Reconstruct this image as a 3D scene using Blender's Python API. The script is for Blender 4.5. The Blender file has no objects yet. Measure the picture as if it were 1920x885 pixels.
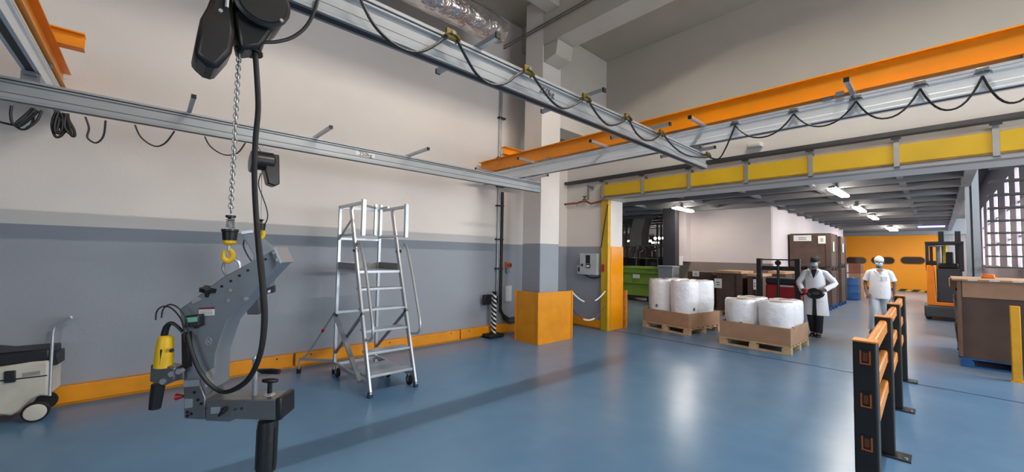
import bpy, bmesh, math, random
from mathutils import Vector, Matrix
random.seed(7)
R_ = math.radians
sc = bpy.context.scene
col = sc.collection

# ------------------------------------------------------------------ camera
F = 739.6
YAW, PITCH, ROLL = R_(47.218), R_(2.638), R_(1.053)
fw = Vector((-math.sin(YAW)*math.cos(PITCH), math.cos(YAW)*math.cos(PITCH), math.sin(PITCH)))
rt = Vector((math.cos(YAW), math.sin(YAW), 0)); up = rt.cross(fw)
rt2 = math.cos(ROLL)*rt + math.sin(ROLL)*up; up2 = math.cos(ROLL)*up - math.sin(ROLL)*rt
CAM = Vector((0, 0, 1.65))
cd = bpy.data.cameras.new('camera'); cam = bpy.data.objects.new('camera', cd); col.objects.link(cam)
M3 = Matrix((rt2, up2, -fw)).transposed()
cam.matrix_world = Matrix.Translation(CAM) @ M3.to_4x4()
cd.sensor_fit = 'HORIZONTAL'; cd.sensor_width = 36; cd.lens = 36*F/1920; cd.clip_start = .02; cd.clip_end = 300
sc.camera = cam

def at(x, y, X=None, Y=None, Z=None, p=None, n=None):
    """direction of a photo pixel, cut with a plane of the place"""
    d = rt2*((x-960)/F) - up2*((y-442.5)/F) + fw
    if X is not None: t = (X-CAM.x)/d.x
    elif Y is not None: t = (Y-CAM.y)/d.y
    elif Z is not None: t = (Z-CAM.z)/d.z
    else: t = (Vector(p)-CAM).dot(n)/d.dot(n)
    return CAM + d*t

# ------------------------------------------------------------------ world, light, exposure
w = bpy.data.worlds.new('world'); sc.world = w; w.use_nodes = True
w.node_tree.nodes['Background'].inputs[0].default_value = (.80, .86, .95, 1)
w.node_tree.nodes['Background'].inputs[1].default_value = .25
sc.view_settings.view_transform = 'Standard'; sc.view_settings.look = 'None'
sc.view_settings.gamma = 1; sc.view_settings.use_curve_mapping = False
sc.view_settings.exposure = 0.68

def area(name, loc, size, power, color=(1, 1, 1), rot=(0, 0, 0), spread=math.pi):
    l = bpy.data.lights.new(name, 'AREA'); l.shape = 'RECTANGLE'; l.size, l.size_y = size
    l.energy = power; l.color = color; l.spread = spread
    o = bpy.data.objects.new(name, l); o.location = loc; o.rotation_euler = rot; col.objects.link(o)
    return o
LAMPX, LAMPZ = -.1, 6.1
LAMPY = (2.3, 4.2)
area('daylight_rear_window', (3.4, -4.9, 2.4), (3.4, 2.6), 95, (.82, .91, 1), (R_(90), 0, R_(0)))
area('daylight_side_fill', (5.4, 4.6, 2.6), (4.4, 2.4), 190, (.85, .93, 1), (R_(90), 0, R_(90)))  # added cool fill from the right; no window is built behind it
area('daylight_hall_window', (3.4, 11.0, 3.0), (4.0, 2.5), 260, (.9, .95, 1), (R_(90), 0, R_(90)))

# ------------------------------------------------------------------ materials
def lin(c):
    return tuple(((v/255)/12.92 if v/255 <= .04045 else ((v/255+.055)/1.055)**2.4) for v in c)
MATS = {}
def mat(name, c, rough=.5, metal=0, var=.06, scale=6, bump=0, bscale=60, bdist=.01, coat=0, emit=0, alpha=None, trans=0):
    if name in MATS: return MATS[name]
    m = bpy.data.materials.new(name); m.use_nodes = True
    nt = m.node_tree; b = nt.nodes['Principled BSDF']
    c = lin(c)
    b.inputs['Roughness'].default_value = rough; b.inputs['Metallic'].default_value = metal
    b.inputs['Coat Weight'].default_value = coat
    tc = nt.nodes.new('ShaderNodeTexCoord')
    if var:
        nz = nt.nodes.new('ShaderNodeTexNoise'); nz.inputs['Scale'].default_value = scale; nz.inputs['Detail'].default_value = 5
        nt.links.new(tc.outputs['Object'], nz.inputs['Vector'])
        rp = nt.nodes.new('ShaderNodeValToRGB')
        rp.color_ramp.elements[0].position = .3; rp.color_ramp.elements[1].position = .7
        rp.color_ramp.elements[0].color = tuple(max(0, v*(1-var*2)) for v in c)+(1,)
        rp.color_ramp.elements[1].color = tuple(min(1, v*(1+var)) for v in c)+(1,)
        nt.links.new(nz.outputs['Fac'], rp.inputs[0]); nt.links.new(rp.outputs[0], b.inputs['Base Color'])
    else:
        b.inputs['Base Color'].default_value = c+(1,)
    if bump:
        n2 = nt.nodes.new('ShaderNodeTexNoise'); n2.inputs['Scale'].default_value = bscale; n2.inputs['Detail'].default_value = 3
        nt.links.new(tc.outputs['Object'], n2.inputs['Vector'])
        bp = nt.nodes.new('ShaderNodeBump'); bp.inputs['Strength'].default_value = bump; bp.inputs['Distance'].default_value = bdist
        nt.links.new(n2.outputs['Fac'], bp.inputs['Height']); nt.links.new(bp.outputs[0], b.inputs['Normal'])
    if emit:
        b.inputs['Emission Color'].default_value = c+(1,); b.inputs['Emission Strength'].default_value = emit
    if trans:
        b.inputs['Transmission Weight'].default_value = trans
    if alpha is not None:
        b.inputs['Alpha'].default_value = alpha
    MATS[name] = m
    return m

def paint_wall(name, low, high, zsplit, top=None, ztop=99):
    """two coats of paint on one wall, the change at a height of the wall itself"""
    m = bpy.data.materials.new(name); m.use_nodes = True; nt = m.node_tree; b = nt.nodes['Principled BSDF']
    g = nt.nodes.new('ShaderNodeNewGeometry'); s = nt.nodes.new('ShaderNodeSeparateXYZ')
    nt.links.new(g.outputs['Position'], s.inputs[0])
    nz = nt.nodes.new('ShaderNodeTexNoise'); nz.inputs['Scale'].default_value = .8; nz.inputs['Detail'].default_value = 6
    nt.links.new(g.outputs['Position'], nz.inputs['Vector'])
    def step(z):
        k = nt.nodes.new('ShaderNodeMath'); k.operation = 'GREATER_THAN'; k.inputs[1].default_value = z
        nt.links.new(s.outputs['Z'], k.inputs[0]); return k
    def mix(f, a, bb, t='MIX'):
        x = nt.nodes.new('ShaderNodeMixRGB'); x.blend_type = t
        if hasattr(f, 'outputs'): nt.links.new(f.outputs[0], x.inputs[0])
        else: x.inputs[0].default_value = f
        for i, v in ((1, a), (2, bb)):
            if hasattr(v, 'outputs'): nt.links.new(v.outputs[0], x.inputs[i])
            else: x.inputs[i].default_value = v+(1,)
        return x
    c = mix(step(zsplit), lin(low), lin(high))
    if top: c = mix(step(ztop), c, lin(top))
    rp = nt.nodes.new('ShaderNodeValToRGB')
    rp.color_ramp.elements[0].color = (.93, .93, .93, 1); rp.color_ramp.elements[1].color = (1.02, 1.02, 1.02, 1)
    rp.color_ramp.elements[0].position = .3; rp.color_ramp.elements[1].position = .65
    nt.links.new(nz.outputs['Fac'], rp.inputs[0])
    c = mix(1.0, c, rp, 'MULTIPLY')
    nt.links.new(c.outputs[0], b.inputs['Base Color'])
    b.inputs['Roughness'].default_value = .55
    n2 = nt.nodes.new('ShaderNodeTexNoise'); n2.inputs['Scale'].default_value = 40; n2.inputs['Detail'].default_value = 4
    nt.links.new(g.outputs['Position'], n2.inputs['Vector'])
    bp = nt.nodes.new('ShaderNodeBump'); bp.inputs['Strength'].default_value = .12; bp.inputs['Distance'].default_value = .01
    nt.links.new(n2.outputs['Fac'], bp.inputs['Height']); nt.links.new(bp.outputs[0], b.inputs['Normal'])
    return m

def floor_mat():
    m = bpy.data.materials.new('blue_epoxy_floor'); m.use_nodes = True; nt = m.node_tree; b = nt.nodes['Principled BSDF']
    g = nt.nodes.new('ShaderNodeNewGeometry')
    n1 = nt.nodes.new('ShaderNodeTexNoise'); n1.inputs['Scale'].default_value = .55; n1.inputs['Detail'].default_value = 4; n1.inputs['Roughness'].default_value = .6
    nt.links.new(g.outputs['Position'], n1.inputs['Vector'])
    r1 = nt.nodes.new('ShaderNodeValToRGB')
    r1.color_ramp.elements[0].color = lin((92, 132, 168))+(1,); r1.color_ramp.elements[1].color = lin((108, 148, 182))+(1,)
    r1.color_ramp.elements[0].position = .35; r1.color_ramp.elements[1].position = .68
    nt.links.new(n1.outputs['Fac'], r1.inputs[0])
    # worn, dusty grey paint in the hall beyond the joint
    s = nt.nodes.new('ShaderNodeSeparateXYZ'); nt.links.new(g.outputs['Position'], s.inputs[0])
    k = nt.nodes.new('ShaderNodeMapRange'); k.inputs[1].default_value = 7.7; k.inputs[2].default_value = 10.0
    nt.links.new(s.outputs['Y'], k.inputs[0])
    n3 = nt.nodes.new('ShaderNodeTexNoise'); n3.inputs['Scale'].default_value = .5; n3.inputs['Detail'].default_value = 4
    nt.links.new(g.outputs['Position'], n3.inputs['Vector'])
    mu = nt.nodes.new('ShaderNodeMath'); mu.operation = 'MULTIPLY'
    r3 = nt.nodes.new('ShaderNodeMapRange'); r3.inputs[1].default_value = .25; r3.inputs[2].default_value = .55
    nt.links.new(n3.outputs['Fac'], r3.inputs[0]); nt.links.new(k.outputs[0], mu.inputs[0]); nt.links.new(r3.outputs[0], mu.inputs[1])
    mx = nt.nodes.new('ShaderNodeMixRGB'); nt.links.new(mu.outputs[0], mx.inputs[0])
    nt.links.new(r1.outputs[0], mx.inputs[1]); mx.inputs[2].default_value = lin((132, 140, 150))+(1,)
    nt.links.new(mx.outputs[0], b.inputs['Base Color'])
    b.inputs['Roughness'].default_value = .27
    return m

ORANGE = mat('orange_paint', (243, 150, 10), .38, var=.04, scale=3)
GUARD = mat('guard_orange', (232, 148, 12), .4, var=.06, scale=4)
MUSTARD = mat('mustard_sheet', (214, 172, 30), .45, var=.06, scale=2)
ALU = mat('aluminium', (196, 200, 204), .34, .75, var=.03)
ALUW = mat('anodised_rail', (166, 169, 171), .4, .55, var=.03, scale=2)
RUNW = mat('daylit_rail', (226, 231, 235), .4, .3, var=.03, scale=2)  # lighter than the bridge rails; daylight on the runways put into the colour
STEEL = mat('steel', (150, 152, 155), .35, .8)
ZINC = mat('zinc_plate', (176, 178, 178), .4, .7)
DARKMETAL = mat('dark_metal', (52, 54, 58), .45, .4)
BLACK = mat('black_plastic', (22, 21, 22), .38, var=.1)
RUBBER = mat('black_rubber', (18, 18, 19), .6, var=.1)
CABLE = mat('cable_sheath', (24, 23, 24), .5, var=.05)
GREYTOOL = mat('grey_tool_paint', (130, 136, 142), .38, .25, var=.04)
GUN = mat('brushed_gunmetal', (128, 128, 128), .32, .75, var=.05)
BRASS = mat('yellow_chromate', (150, 128, 66), .35, .8, var=.1, scale=30)
YELLOW = mat('tool_yellow', (240, 190, 25), .42, var=.04)
RED = mat('red_plastic', (190, 28, 36), .4, var=.05)
WHITE = mat('white_paint', (230, 230, 228), .5, var=.03)
PAPER = mat('white_label', (238, 238, 232), .7, var=.03)
PRINT = mat('black_print', (25, 25, 25), .7, var=0)
CREAM = mat('cream_plastic', (205, 200, 186), .45, var=.06)
FOIL = mat('foil_wrap', (215, 208, 205), .22, .9, var=.1, scale=3, bump=1, bscale=5, bdist=.08)
CARD = mat('brown_cardboard', (176, 138, 110), .8, var=.05, bump=.05)
DKBOARD = mat('dark_brown_board', (92, 72, 62), .75, var=.12, scale=3)
PINE = mat('pallet_pine', (206, 176, 136), .75, var=.12, scale=8)
PLY = mat('plywood', (190, 150, 115), .7, var=.12, scale=5)
BLUEP = mat('pallet_blue', (30, 88, 150), .6, var=.1)
FILM = mat('white_film', (240, 241, 244), .3, var=.02, bump=.6, bscale=6, bdist=.05, coat=.3)
GREEN = mat('green_skip', (144, 178, 54), .5, var=.06)
COAT = mat('white_cotton', (228, 230, 235), .85, var=.03, bump=.2, bscale=20)
TROUS = mat('pale_grey_cotton', (190, 202, 214), .85, var=.04, bump=.2, bscale=20)
NAVY = mat('dark_trousers', (26, 28, 36), .85, var=.1)
SKIN = mat('skin', (122, 84, 66), .55, var=.06)
MASKM = mat('mask_blue', (158, 204, 218), .8, var=.03)
NETM = mat('hair_net', (214, 212, 208), .8, var=.08, scale=60)
HAIR = mat('dark_hair', (30, 26, 24), .8, var=.1)
CONC = mat('painted_concrete', (200, 192, 180), .6, var=.05, scale=1)
GREIGE = mat('greige_concrete', (176, 166, 150), .65, var=.06, scale=.8)
HALLW = mat('hall_white', (206, 196, 194), .6, var=.03, scale=1)
HALLD = mat('hall_dado', (128, 114, 108), .6, var=.05, scale=1)
DECK = mat('dark_ceiling_deck', (74, 70, 68), .7, var=.12, scale=.6)
GREYST = mat('grey_structural_steel', (122, 123, 125), .5, .1, var=.06, scale=1)
PALEST = mat('pale_structural_steel', (150, 156, 162), .45, .2, var=.05, scale=1)
TUBE = mat('lamp_tube', (255, 244, 232), .5, var=0, emit=44)
TUBEMAIN = mat('lamp_tube_main', (255, 244, 232), .5, var=0, emit=200)
TUBEB = mat('lamp_tube_blue', (110, 110, 255), .5, var=0, emit=4)
DAY = mat('daylit_pane', (240, 247, 255), .4, var=0, emit=4)
GLASSD = mat('dark_glass', (70, 58, 50), .1, var=.05)

# ------------------------------------------------------------------ mesh kit
class MB:
    def __init__(s): s.v = []; s.f = []
    def add(s, vs, fs):
        o = len(s.v); s.v += [tuple(v) for v in vs]; s.f += [tuple(i+o for i in f) for f in fs]; return s
    def box(s, x0, x1, y0, y1, z0, z1):
        return s.add([(x, y, z) for x in (x0, x1) for y in (y0, y1) for z in (z0, z1)],
                     [(0, 1, 3, 2), (4, 6, 7, 5), (0, 4, 5, 1), (2, 3, 7, 6), (0, 2, 6, 4), (1, 5, 7, 3)])
    def bar(s, p0, p1, w, h, upv=(0, 0, 1)):
        p0, p1 = Vector(p0), Vector(p1); d = (p1-p0).normalized(); u = Vector(upv)
        if abs(d.dot(u)) > .99: u = Vector((1, 0, 0))
        r = d.cross(u).normalized(); u = r.cross(d)
        vs = [p+r*(a*w/2)+u*(b*h/2) for p in (p0, p1) for a in (-1, 1) for b in (-1, 1)]
        return s.add(vs, [(0, 1, 3, 2), (4, 6, 7, 5), (0, 4, 5, 1), (2, 3, 7, 6), (0, 2, 6, 4), (1, 5, 7, 3)])
    def loft(s, rings, caps=True, closed=False):
        n = len(rings[0]); vs = [p for r in rings for p in r]; fs = []
        m = len(rings)
        for i in range(m if closed else m-1):
            for j in range(n):
                a = i*n+j; b = i*n+(j+1) % n; c = ((i+1) % m)*n+(j+1) % n; d = ((i+1) % m)*n+j
                fs.append((a, b, c, d))
        if caps and not closed: fs += [tuple(range(n))[::-1], tuple((m-1)*n+j for j in range(n))]
        return s.add(vs, fs)
    def tube(s, pts, r, n=8, closed=False, smooth=0):
        pts = [Vector(p) for p in pts]
        rad = r if isinstance(r, (list, tuple)) else [r]*len(pts)
        if smooth and len(pts) > 2:
            q = []; rr = []
            P = [pts[0]]+pts+[pts[-1]] if not closed else [pts[-1]]+pts+[pts[0], pts[1]]
            for i in range(1, len(P)-2):
                a, b, c, d = P[i-1:i+3]
                for k in range(smooth):
                    t = k/smooth
                    q.append(.5*((2*b)+(c-a)*t+(2*a-5*b+4*c-d)*t*t+(3*b-a-3*c+d)*t**3))
                    i0 = (i-1) % len(rad); i1 = i % len(rad); rr.append(rad[i0]*(1-t)+rad[i1]*t)
            if not closed: q.append(pts[-1]); rr.append(rad[-1])
            pts, rad = q, rr
        rings = []; prev = None; N = len(pts)
        for i, p in enumerate(pts):
            a = pts[i-1] if (i > 0 or closed) else p; b = pts[(i+1) % N] if (i < N-1 or closed) else p
            t = (b-a)
            t = t.normalized() if t.length > 1e-9 else Vector((0, 0, 1))
            if prev is None:
                u = t.orthogonal().normalized()
            else:
                u = prev-t*prev.dot(t); u = u.normalized() if u.length > 1e-6 else t.orthogonal().normalized()
            prev = u; v = t.cross(u)
            rings.append([p+(u*math.cos(k*2*math.pi/n)+v*math.sin(k*2*math.pi/n))*rad[i] for k in range(n)])
        return s.loft(rings, True, closed)
    def cyl(s, p0, p1, r0, r1=None, n=14):
        return s.tube([p0, p1], [r0, r0 if r1 is None else r1], n)
    def prism(s, poly, ax, a0, a1):
        def mk(p, a): return {'x': (a, p[0], p[1]), 'y': (p[0], a, p[1]), 'z': (p[0], p[1], a)}[ax]
        return s.loft([[mk(p, a0) for p in poly], [mk(p, a1) for p in poly]])
    def lathe(s, prof, c=(0, 0, 0), n=16, ax='z'):
        rings = []
        for r, h in prof:
            ring = []
            for k in range(n):
                a = 2*math.pi*k/n; u, v = r*math.cos(a), r*math.sin(a)
                q = {'z': (u, v, h), 'x': (h, u, v), 'y': (v, h, u)}[ax]
                ring.append((c[0]+q[0], c[1]+q[1], c[2]+q[2]))
            rings.append(ring)
        return s.loft(rings)
    def ell(s, c, r, nu=14, nv=8):
        rings = []
        for i in range(nv+1):
            a = -math.pi/2+math.pi*i/nv
            a = max(min(a, math.pi/2-.06), -math.pi/2+.06)
            rings.append([(c[0]+r[0]*math.cos(a)*math.cos(2*math.pi*k/nu), c[1]+r[1]*math.cos(a)*math.sin(2*math.pi*k/nu), c[2]+r[2]*math.sin(a)) for k in range(nu)])
        return s.loft(rings)
    def build(s, name, m, parent=None, smooth=30, bevel=0, world=True):
        vs = s.v
        off = Vector((0, 0, 0)); par_w = Vector((0, 0, 0))
        if parent is not None:
            p = parent
            while p is not None: par_w += p.location; p = p.parent
        xs, ys, zs = zip(*vs)
        base = Vector(((min(xs)+max(xs))/2, (min(ys)+max(ys))/2, min(zs)))
        me = bpy.data.meshes.new(name)
        me.from_pydata([tuple(Vector(v)-base) for v in vs], [], s.f); me.update()
        bm = bmesh.new(); bm.from_mesh(me); bmesh.ops.recalc_face_normals(bm, faces=bm.faces[:]); bm.to_mesh(me); bm.free()
        if smooth:
            me.shade_smooth(); me.set_sharp_from_angle(angle=R_(smooth))
        me.materials.append(m)
        o = bpy.data.objects.new(name, me); col.objects.link(o)
        o.parent = parent; o.location = base-par_w
        if bevel:
            b = o.modifiers.new('bevel', 'BEVEL'); b.width = bevel; b.segments = 2; b.limit_method = 'ANGLE'; b.angle_limit = R_(40)
        return o
def tag(o, label=None, cat=None, group=None, kind=None):
    if label: o['label'] = label
    if cat: o['category'] = cat
    if group: o['group'] = group
    if kind: o['kind'] = kind
    return o
def thing(name, label, cat, loc=(0, 0, 0), group=None):
    o = bpy.data.objects.new(name, None); o.empty_display_size = .1; col.objects.link(o); o.location = Vector(loc)
    return tag(o, label, cat, group)
def struct(o): o['kind'] = 'structure'; return o
def copy_tree(o, parent=None):
    c = o.copy(); col.objects.link(c); c.parent = parent
    for ch in list(o.children): copy_tree(ch, c)
    return c
def place(o, loc, rz=0):
    o.location = Vector(loc); o.rotation_euler = (0, 0, rz); return o
def text_mesh(name, body, size, m, parent, loc, rot, thick=.0008):
    cu = bpy.data.curves.new(name, 'FONT'); cu.body = body; cu.size = size; cu.extrude = thick; cu.align_x = 'CENTER'; cu.align_y = 'CENTER'
    t = bpy.data.objects.new(name, cu); col.objects.link(t)
    dg = bpy.context.evaluated_depsgraph_get(); me = bpy.data.meshes.new_from_object(t.evaluated_get(dg))
    bpy.data.objects.remove(t); me.materials.clear(); me.materials.append(m)
    o = bpy.data.objects.new(name, me); col.objects.link(o); o.parent = parent
    pw = Vector((0, 0, 0)); p = parent
    while p is not None: pw += p.location; p = p.parent
    o.location = Vector(loc)-pw; o.rotation_euler = rot
    return o

# ================================================================== THE SETTING
WX, WY = -6.22, 7.6          # inner faces of the left wall and of the back wall
WALLP = paint_wall('two_tone_wall_paint', (150, 155, 163), (229, 220, 212), 1.862)
WALLU = paint_wall('greige_wall_paint', (150, 155, 163), (222, 216, 208), 1.862, (186, 178, 165), 3.75)
def sbox(name, a, m, parent=None, bevel=0):
    return struct(MB().box(*a).build(name, m, parent, bevel=bevel))
FL = sbox('floor', (-17, 8, -6, 34, -.12, 0), floor_mat())
j = MB().box(-4.98, 2.6, 7.685, 7.71, 0, .0025).build('expansion_joint', mat('joint_filler', (34, 44, 54), .7), FL)
sbox('wall_left', (WX-.3, WX, -5.3, 8.1, 0, 6.7), WALLP)
sbox('wall_back_pier', (WX, -4.98, WY, 8.1, 0, 2.9), WALLP)
sbox('wall_back_upper', (WX, 5.5, WY, 8.1, 2.9, 6.7), WALLU)
sbox('wall_back_right', (2.6, 5.5, WY, 8.1, 0, 2.9), WALLP)
colm = sbox('column', (-5.58, -5.1, 5.45, 5.99, 0, 6.7), WALLP, bevel=.012)
sbox('ceiling', (WX, 5.5, -5, 5.95, 6.7, 6.9), GREIGE)
sbox('ceiling_rear_bay', (WX, 5.5, 5.95, WY, 6.12, 6.7), GREIGE)
sbox('ceiling_beam', (-5.1, 5.5, 5.45, 5.95, 5.7, 6.7), CONC, bevel=.01)
sbox('ceiling_haunch', (-5.58, -5.1, 5.99, WY, 4.2, 6.12), CONC, bevel=.01)
struct(MB().prism([(-5.1, 5.36), (-4.78, 5.42), (-4.74, 5.7), (-5.1, 5.7)], 'y', 5.47, 5.93).build('column_corbel', CONC, bevel=.02))
for i, x in enumerate((-4.85, -2.4)):
    sbox('ceiling_rib', (x-.16, x+.16, -5, 5.45, 6.28, 6.7), CONC, bevel=.02)
sbox('wall_rear', (WX, 5.5, -5.3, -5, 0, 6.7), mat('rear_wall_grey', (110, 104, 98), .7, var=.05, scale=1))
sbox('wall_right', (5.5, 5.8, -5.3, 8.1, 0, 6.7), WALLP)
# orange kick boards along the walls
bb = struct(MB().box(WX, WX+.03, -4.9, 7.6, .0, .03).build('baseboard_left', GUARD))
for y0, y1 in ((-4.9, 1.57), (1.6, 4.4), (4.42, 7.5)):
    b = MB().box(WX, WX+.075, y0, y1, .03, .205).build('kick_board', GUARD, bb, bevel=.008)
    mbb = MB()
    n = max(2, int((y1-y0)/.9))
    for k in range(n):
        yy = y0+.2+k*(y1-y0-.4)/(n-1); mbb.cyl((WX+.07, yy, .165), (WX+.079, yy, .165), .012, n=8)
    mbb.build('bolt_row', DARKMETAL, b)
b2 = struct(MB().box(WX+.1, -5.17, WY-.03, WY, 0, .03).build('baseboard_back', GUARD))
MB().box(WX+.1, -5.17, WY-.075, WY, .03, .2).build('kick_board', GUARD, b2, bevel=.008)

# orange column guard
g = thing('column_guard', 'orange sheet metal guard wrapped around the foot of the corner column', 'guard', (-5.0, 5.3, 0))
MB().box(-5.575, -4.985, 5.30, 5.318, 0, .95).build('front_panel', GUARD, g)
MB().box(-5.003, -4.985, 5.318, 6.27, 0, .945).build('side_panel', GUARD, g)
MB().box(-5.60, -5.575, 5.29, 5.36, 0, .955).build('end_flange', GUARD, g, bevel=.004)
MB().box(-5.02, -4.97, 6.25, 6.29, 0, .95).build('end_flange', GUARD, g, bevel=.004)
MB().box(-5.03, -4.978, 5.293, 5.34, 0, .953).build('corner_strip', GUARD, g, bevel=.01)

# jamb of the big opening
t = thing('door_track_post', 'tall mustard yellow shutter track post at the left side of the opening', 'post', (-5.07, 7.55, 0))
MB().box(-5.15, -5.0, 7.5, 7.6, 0, 2.899).build('track', MUSTARD, t, bevel=.008)
MB().box(-5.01, -4.965, 7.49, 7.6, 0, 2.899).build('track_lip', mat('post_yellow', (214, 168, 24), .45), t)
MB().box(-5.12, -5.06, 7.485, 7.5, 1.30, 1.46).build('red_call_plate', RED, t)
p = MB().box(-4.98, -4.962, 7.56, 8.12, 0, 1.86).build('jamb_guard_plate', mat('glossy_orange', (240, 150, 14), .16, var=.03), None, bevel=.004)
tag(p, 'glossy orange plate covering the lower side of the door jamb', 'guard plate')
MB().box(-4.9615, -4.955, 7.6, 7.63, .05, 1.84).build('edge_strip', GUARD, p)
k = MB().box(-4.97, -4.9, 8.13, 8.21, 0, .86).build('corner_post', mat('orange_wood', (206, 130, 44), .6, var=.15, scale=9), None, bevel=.006)
tag(k, 'short orange wooden post at the inner corner of the door jamb', 'post')

# yellow shutter box with brackets
sb = thing('shutter_box', 'long mustard yellow shutter housing above the wide opening', 'shutter housing', (-1.5, 7.5, 2.97))
MB().box(-5.14, 2.6, 7.43, 7.6, 2.975, 3.235).build('housing', MUSTARD, sb, bevel=.012)
MB().box(-5.14, 2.6, 7.42, 7.6, 2.955, 2.975).build('bottom_rail', mat('weathered_strip', (140, 110, 50), .6, var=.2), sb)
MB().box(-5.14, 2.6, 7.44, 7.6, 2.90, 2.955).build('guide_bar', ALUW, sb)
for px_ in (1130, 1205, 1292, 1399, 1520, 1682, 1870):
    x = at(px_, 330, Y=7.41).x
    b = MB().box(x-.028, x+.028, 7.40, 7.42, 2.925, 3.30).box(x-.028, x+.028, 7.36, 7.42, 2.925, 2.94).build('bracket', ZINC, sb)
    MB().prism([(7.36, 3.30), (7.36, 3.315), (7.6, 3.315), (7.6, 3.23), (7.585, 3.23), (7.55, 3.30)], 'x', x-.014, x+.014).build('bracket_arm', STEEL, b)
    MB().box(x-.05, x+.05, 7.35, 7.37, 3.295, 3.325).build('bracket_tip', DARKMETAL, b)
lone = thing('wall_bracket', 'grey steel bracket alone on the wall left of the shutter housing', 'bracket', (-5.45, 7.5, 2.9))
MB().box(-5.47, -5.43, 7.40, 7.42, 2.93, 3.26).build('arm_drop', STEEL, lone)
MB().prism([(7.36, 3.25), (7.36, 3.265), (7.6, 3.265), (7.6, 3.18), (7.585, 3.18)], 'x', -5.465, -5.435).build('arm', STEEL, lone)
# dark cable duct over the opening and pipes
a, b = at(1053, 346, Y=7.5), at(1920, 214, Y=7.5)
zt = (a.z+b.z)/2
tr = MB().box(-6.2, 3.5, 7.46, 7.599, zt-.03, zt+.03).build('cable_duct', mat('duct_dark', (70, 72, 74), .45, .5), None)
tag(tr, 'long dark grey cable duct running along the wall above the shutter housing', 'cable duct')
pp = thing('wall_pipe', 'rusty red pipe with valves beside the left end of the shutter housing', 'pipe', (-5.6, 7.5, 2.8))
q = [at(x, y, Y=7.5) for x, y in ((1050, 384), (1082, 381), (1096, 376), (1108, 382), (1128, 377))]
MB().tube(q, .022, 8).build('pipe_run', mat('rusty_red', (140, 66, 48), .6, var=.2, scale=20), pp)
c = q[2]; MB().lathe([(.02, -.05), (.045, -.03), (.05, 0), (.045, .03), (.02, .05)], c, 10, 'x').build('valve', mat('valve_bronze', (150, 100, 70), .45, .4), pp)
MB().cyl(c, (c.x, c.y, c.z+.09), .012).cyl((c.x-.05, c.y, c.z+.09), (c.x+.05, c.y, c.z+.09), .012).build('valve_handle', DARKMETAL, pp)
for d in (q[1], q[3]): MB().cyl(d, (d.x, d.y, d.z-.09), .012).build('drain', STEEL, pp)
# emergency light on the back wall
c = at(1416, 273, Y=7.55)
t = thing('emergency_light', 'small white emergency light on the wall between rails and shutter housing', 'light', (c.x, 7.55, c.z))
MB().box(c.x-.11, c.x+.11, 7.48, 7.6, c.z-.035, c.z+.035).build('housing', WHITE, t, bevel=.01)
MB().box(c.x-.09, c.x+.09, 7.45, 7.48, c.z-.03, c.z+.015).build('lens', CREAM, t, bevel=.01)

# ceiling lamps of this room (out of the frame, overhead)
for yy in LAMPY:
    t = thing('ceiling_lamp', 'linear ceiling lamp high above the work area, ' + {2.3: 'nearer the camera', 4.2: 'nearer the ceiling beam'}[yy], 'lamp', (LAMPX, yy, LAMPZ), 'linear ceiling lamps')
    MB().box(LAMPX-.13, LAMPX+.13, yy-.8, yy+.8, LAMPZ, LAMPZ+.06).build('housing', WHITE, t)
    MB().cyl((LAMPX, yy-.75, LAMPZ-.03), (LAMPX, yy+.75, LAMPZ-.03), .03, n=12).build('tube', TUBEMAIN, t)
    for s in (-1, 1):
        MB().box(LAMPX+s*.72-.005, LAMPX+s*.72+.005, yy-.94, yy+.94, LAMPZ-.22, LAMPZ+.06).build('side_shield', GREYST, t)  # unseen wide shields, added to cut the lamplight off high on the walls
        MB().box(LAMPX+min(s*.13, s*.72), LAMPX+max(s*.13, s*.72), yy-.94, yy+.94, LAMPZ+.05, LAMPZ+.06).build('top_sheet', GREYST, t)
        MB().cyl((LAMPX, yy+s*.5, LAMPZ+.06), (LAMPX, yy+s*.5, 6.7), .01).build('hanger', STEEL, t)

# foil duct and conduits near the ceiling
d = MB().tube([(-5.25, y, 5.62) for y in (-4.9, -2, 0, 1.5, 2.4, 3.0, 3.6, 4.1, 4.5)], [.25, .25, .24, .25, .245, .255, .24, .25, .2], 20).build('foil_duct', FOIL, None, smooth=50)
tag(d, 'crinkled silver foil duct hanging under the ceiling near the left wall', 'duct')
a, b = at(955, 84, Y=5.41), at(1110, 2, Y=5.41)
zc_ = (a.z+b.z)/2
cn = MB().cyl((-6.2, 5.41, zc_), (4, 5.41, zc_), .014).build('conduit', mat('conduit_brown', (120, 106, 96), .6), None)
tag(cn, 'thin brown conduit running along the ceiling beam past the corner column', 'conduit')
cn = MB().cyl((-6.2, 5.415, zc_+.06), (4, 5.415, zc_+.06), .01).build('conduit', mat('conduit_brown', (120, 106, 96), .6), None)
tag(cn, 'thinner upper conduit running along the ceiling beam past the corner column', 'conduit')

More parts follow.
